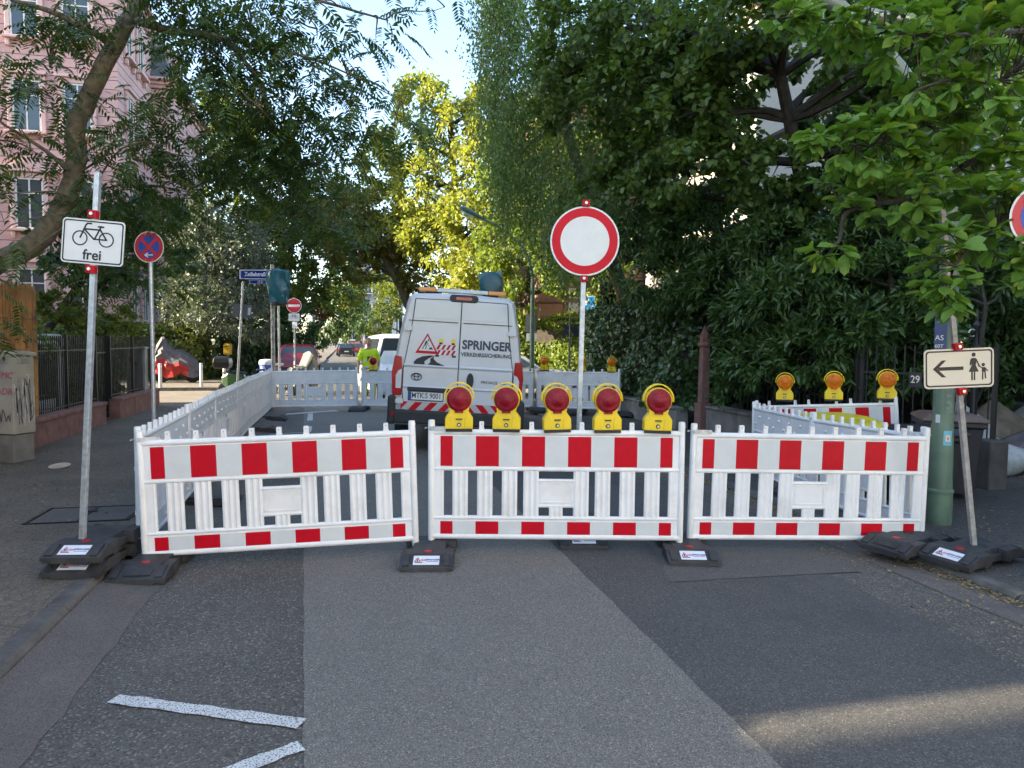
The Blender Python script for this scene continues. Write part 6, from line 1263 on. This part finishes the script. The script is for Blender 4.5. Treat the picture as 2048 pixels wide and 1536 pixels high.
for b in [(2.11,5.50,4.29,0.15,0.20,0.10,6),(2.33,5.40,4.16,0.17,0.30,0.11,7),(2.59,5.40,4.18,0.17,0.30,0.15,8),(2.80,5.30,3.99,0.17,0.40,0.17,9),(2.99,5.20,4.06,0.16,0.40,0.18,9),(3.21,5.10,4.02,0.16,0.40,0.18,9),(3.40,5.00,3.88,0.16,0.40,0.21,9),(3.01,5.20,3.68,0.18,0.40,0.15,9),(3.17,5.00,3.57,0.18,0.40,0.16,10),(3.45,5.00,3.47,0.16,0.40,0.18,10),(2.77,5.20,3.50,0.16,0.30,0.13,7),(2.56,5.20,3.34,0.15,0.30,0.13,7),(2.27,5.20,3.30,0.15,0.20,0.09,6),(2.09,5.20,3.26,0.07,0.10,0.04,2),(2.93,5.10,3.23,0.16,0.30,0.14,8),(3.15,5.00,3.17,0.16,0.30,0.16,9),(3.43,5.00,3.10,0.16,0.30,0.16,9),(2.78,5.20,3.08,0.15,0.30,0.13,7),(2.58,5.30,2.99,0.15,0.30,0.11,6),(2.43,5.30,3.13,0.13,0.30,0.09,4),(2.93,5.00,2.86,0.16,0.30,0.12,8),(3.17,4.90,2.81,0.16,0.30,0.14,9),(3.45,4.90,2.81,0.12,0.30,0.14,7),(2.76,5.20,2.72,0.13,0.20,0.09,5),(2.92,4.80,2.52,0.12,0.20,0.10,5),(3.22,4.80,2.49,0.14,0.30,0.12,7),(3.42,4.80,2.33,0.10,0.20,0.12,5),(2.88,4.80,2.25,0.12,0.20,0.10,5),(2.85,4.90,2.40,0.07,0.10,0.05,2),(2.31,5.30,2.49,0.09,0.10,0.06,3),(2.46,5.30,2.44,0.06,0.10,0.04,2),(2.94,4.80,2.09,0.08,0.15,0.07,3),(2.55,5.30,2.81,0.09,0.15,0.07,3)]:
    for _ in range(int(b[6]*1.9)): tips.append(Vector(b[:3])+Vector([random.uniform(-1, 1)*b[3+a] for a in range(3)]))
NODES = [p for q in MB_ for p in q]; tw = MB(); leaves = []
for e in tips:
    s = min(NODES, key=lambda v: (v-e).length); limb(tw, s, e, .006, .003, n=4, k=4); d0 = (e-s); d0 = d0.normalized() if d0.length > .01 else Vector((-1, 0, 0))
    for k in range(random.randint(6, 9)):
        a = k*2.4+random.uniform(-.3, .3); d = Vector((math.cos(a), math.sin(a)*.9, random.uniform(-.55, .35)))+d0*.75+Vector((0, 0, -.15)); leaves.append((e-d0*random.uniform(0, .06), d.normalized(), random.uniform(.085, .155)))
tw.build('twigs', M_barkd, t)['kind'] = 'stuff'
lms = [leaf_mesh('leaf', [(0, 0, 0)], [(0, 1, 0)], np.array([[0, 0, 1.]]), [1.0], [(x, y, z-.10*y*y*k+.0*x) for x, y, z in OBOV[0]], OBOV[1], LM_mag) for k in (.3, 1, 2, -.4)]
for lm_ in lms: lm_.polygons.foreach_set('use_smooth', [True]*len(lm_.polygons))
leaves.sort(key=lambda l: (l[0]-Vector((0, 0, 1.8))).length/l[2])
for p, d, s in leaves[:300]:
    o = put('leaf', random.choice(lms), t); q = d.to_track_quat('Y', 'Z'); o.rotation_euler = (q @ Euler((0, random.gauss(0, .5), 0)).to_quaternion()).to_euler(); o.location = p; o.scale = (s*1.15, s, s)
n = len(leaves)-300
o = put('crown', leaf_mesh('crown', [tuple(l[0]) for l in leaves[300:]], [tuple(l[1]) for l in leaves[300:]], norm(np.array([[0, 0, 1.]])+rng.normal(0, .45, (n, 3))), [l[2] for l in leaves[300:]], *OBOV, LM_mag), t); o['kind'] = 'stuff'; o.data.polygons.foreach_set('use_smooth', [True]*len(o.data.polygons))
# ---- fallen leaves
LM_lit = leafmat('fallen_leaf', (.22, .16, .07), (.36, .29, .15), (.12, .08, .04), trans=.1, rough=.8)
P = []
def scat(n, f):
    for _ in range(n):
        p, q, z = f(); w = W(p, q, z); P.append(tuple(w))
scat(4200, lambda: (4.61-abs(random.gauss(0, .06)), random.uniform(2, 14), .014+random.uniform(0, .015)))
scat(1100, lambda: (4.55-abs(random.gauss(0, .45)), random.uniform(1.5, 13), .020+crown_z(3.9)*.5)); scat(700, lambda: (random.uniform(4.8, 7), random.uniform(2.5, 15), .056))
scat(700, lambda: (-4.65+abs(random.gauss(0, .3)), random.uniform(8, 20), .106)); scat(350, lambda: (random.uniform(-4.7, -2), random.uniform(4, 19), .106)); scat(120, lambda: (-1.70+abs(random.gauss(0, .06)), random.uniform(2, 12), .02))
scat(260, lambda: (lambda p: (p, random.uniform(9, 18), crown_z(p)+.014))(random.uniform(-1.6, 1))); scat(500, lambda: (random.uniform(8, 11), random.uniform(7, 10.5), .06)); scat(200, lambda: (-2.6+random.gauss(0, .5), random.gauss(9.2, .6), .107))
n = len(P); ax = norm(np.c_[rng.normal(size=(n, 2)), rng.normal(0, .15, n)])
o = put('fallen_leaves', leaf_mesh('fallen_leaves', P, ax, norm(np.array([[0, 0, 1.]])+rng.normal(0, .25, (n, 3))), rng.uniform(.016, .040, n), *LEAF4, LM_lit)); tag(o, 'scattered dry yellow leaves along the kerbs and pavements', 'fallen leaves', kind='stuff')
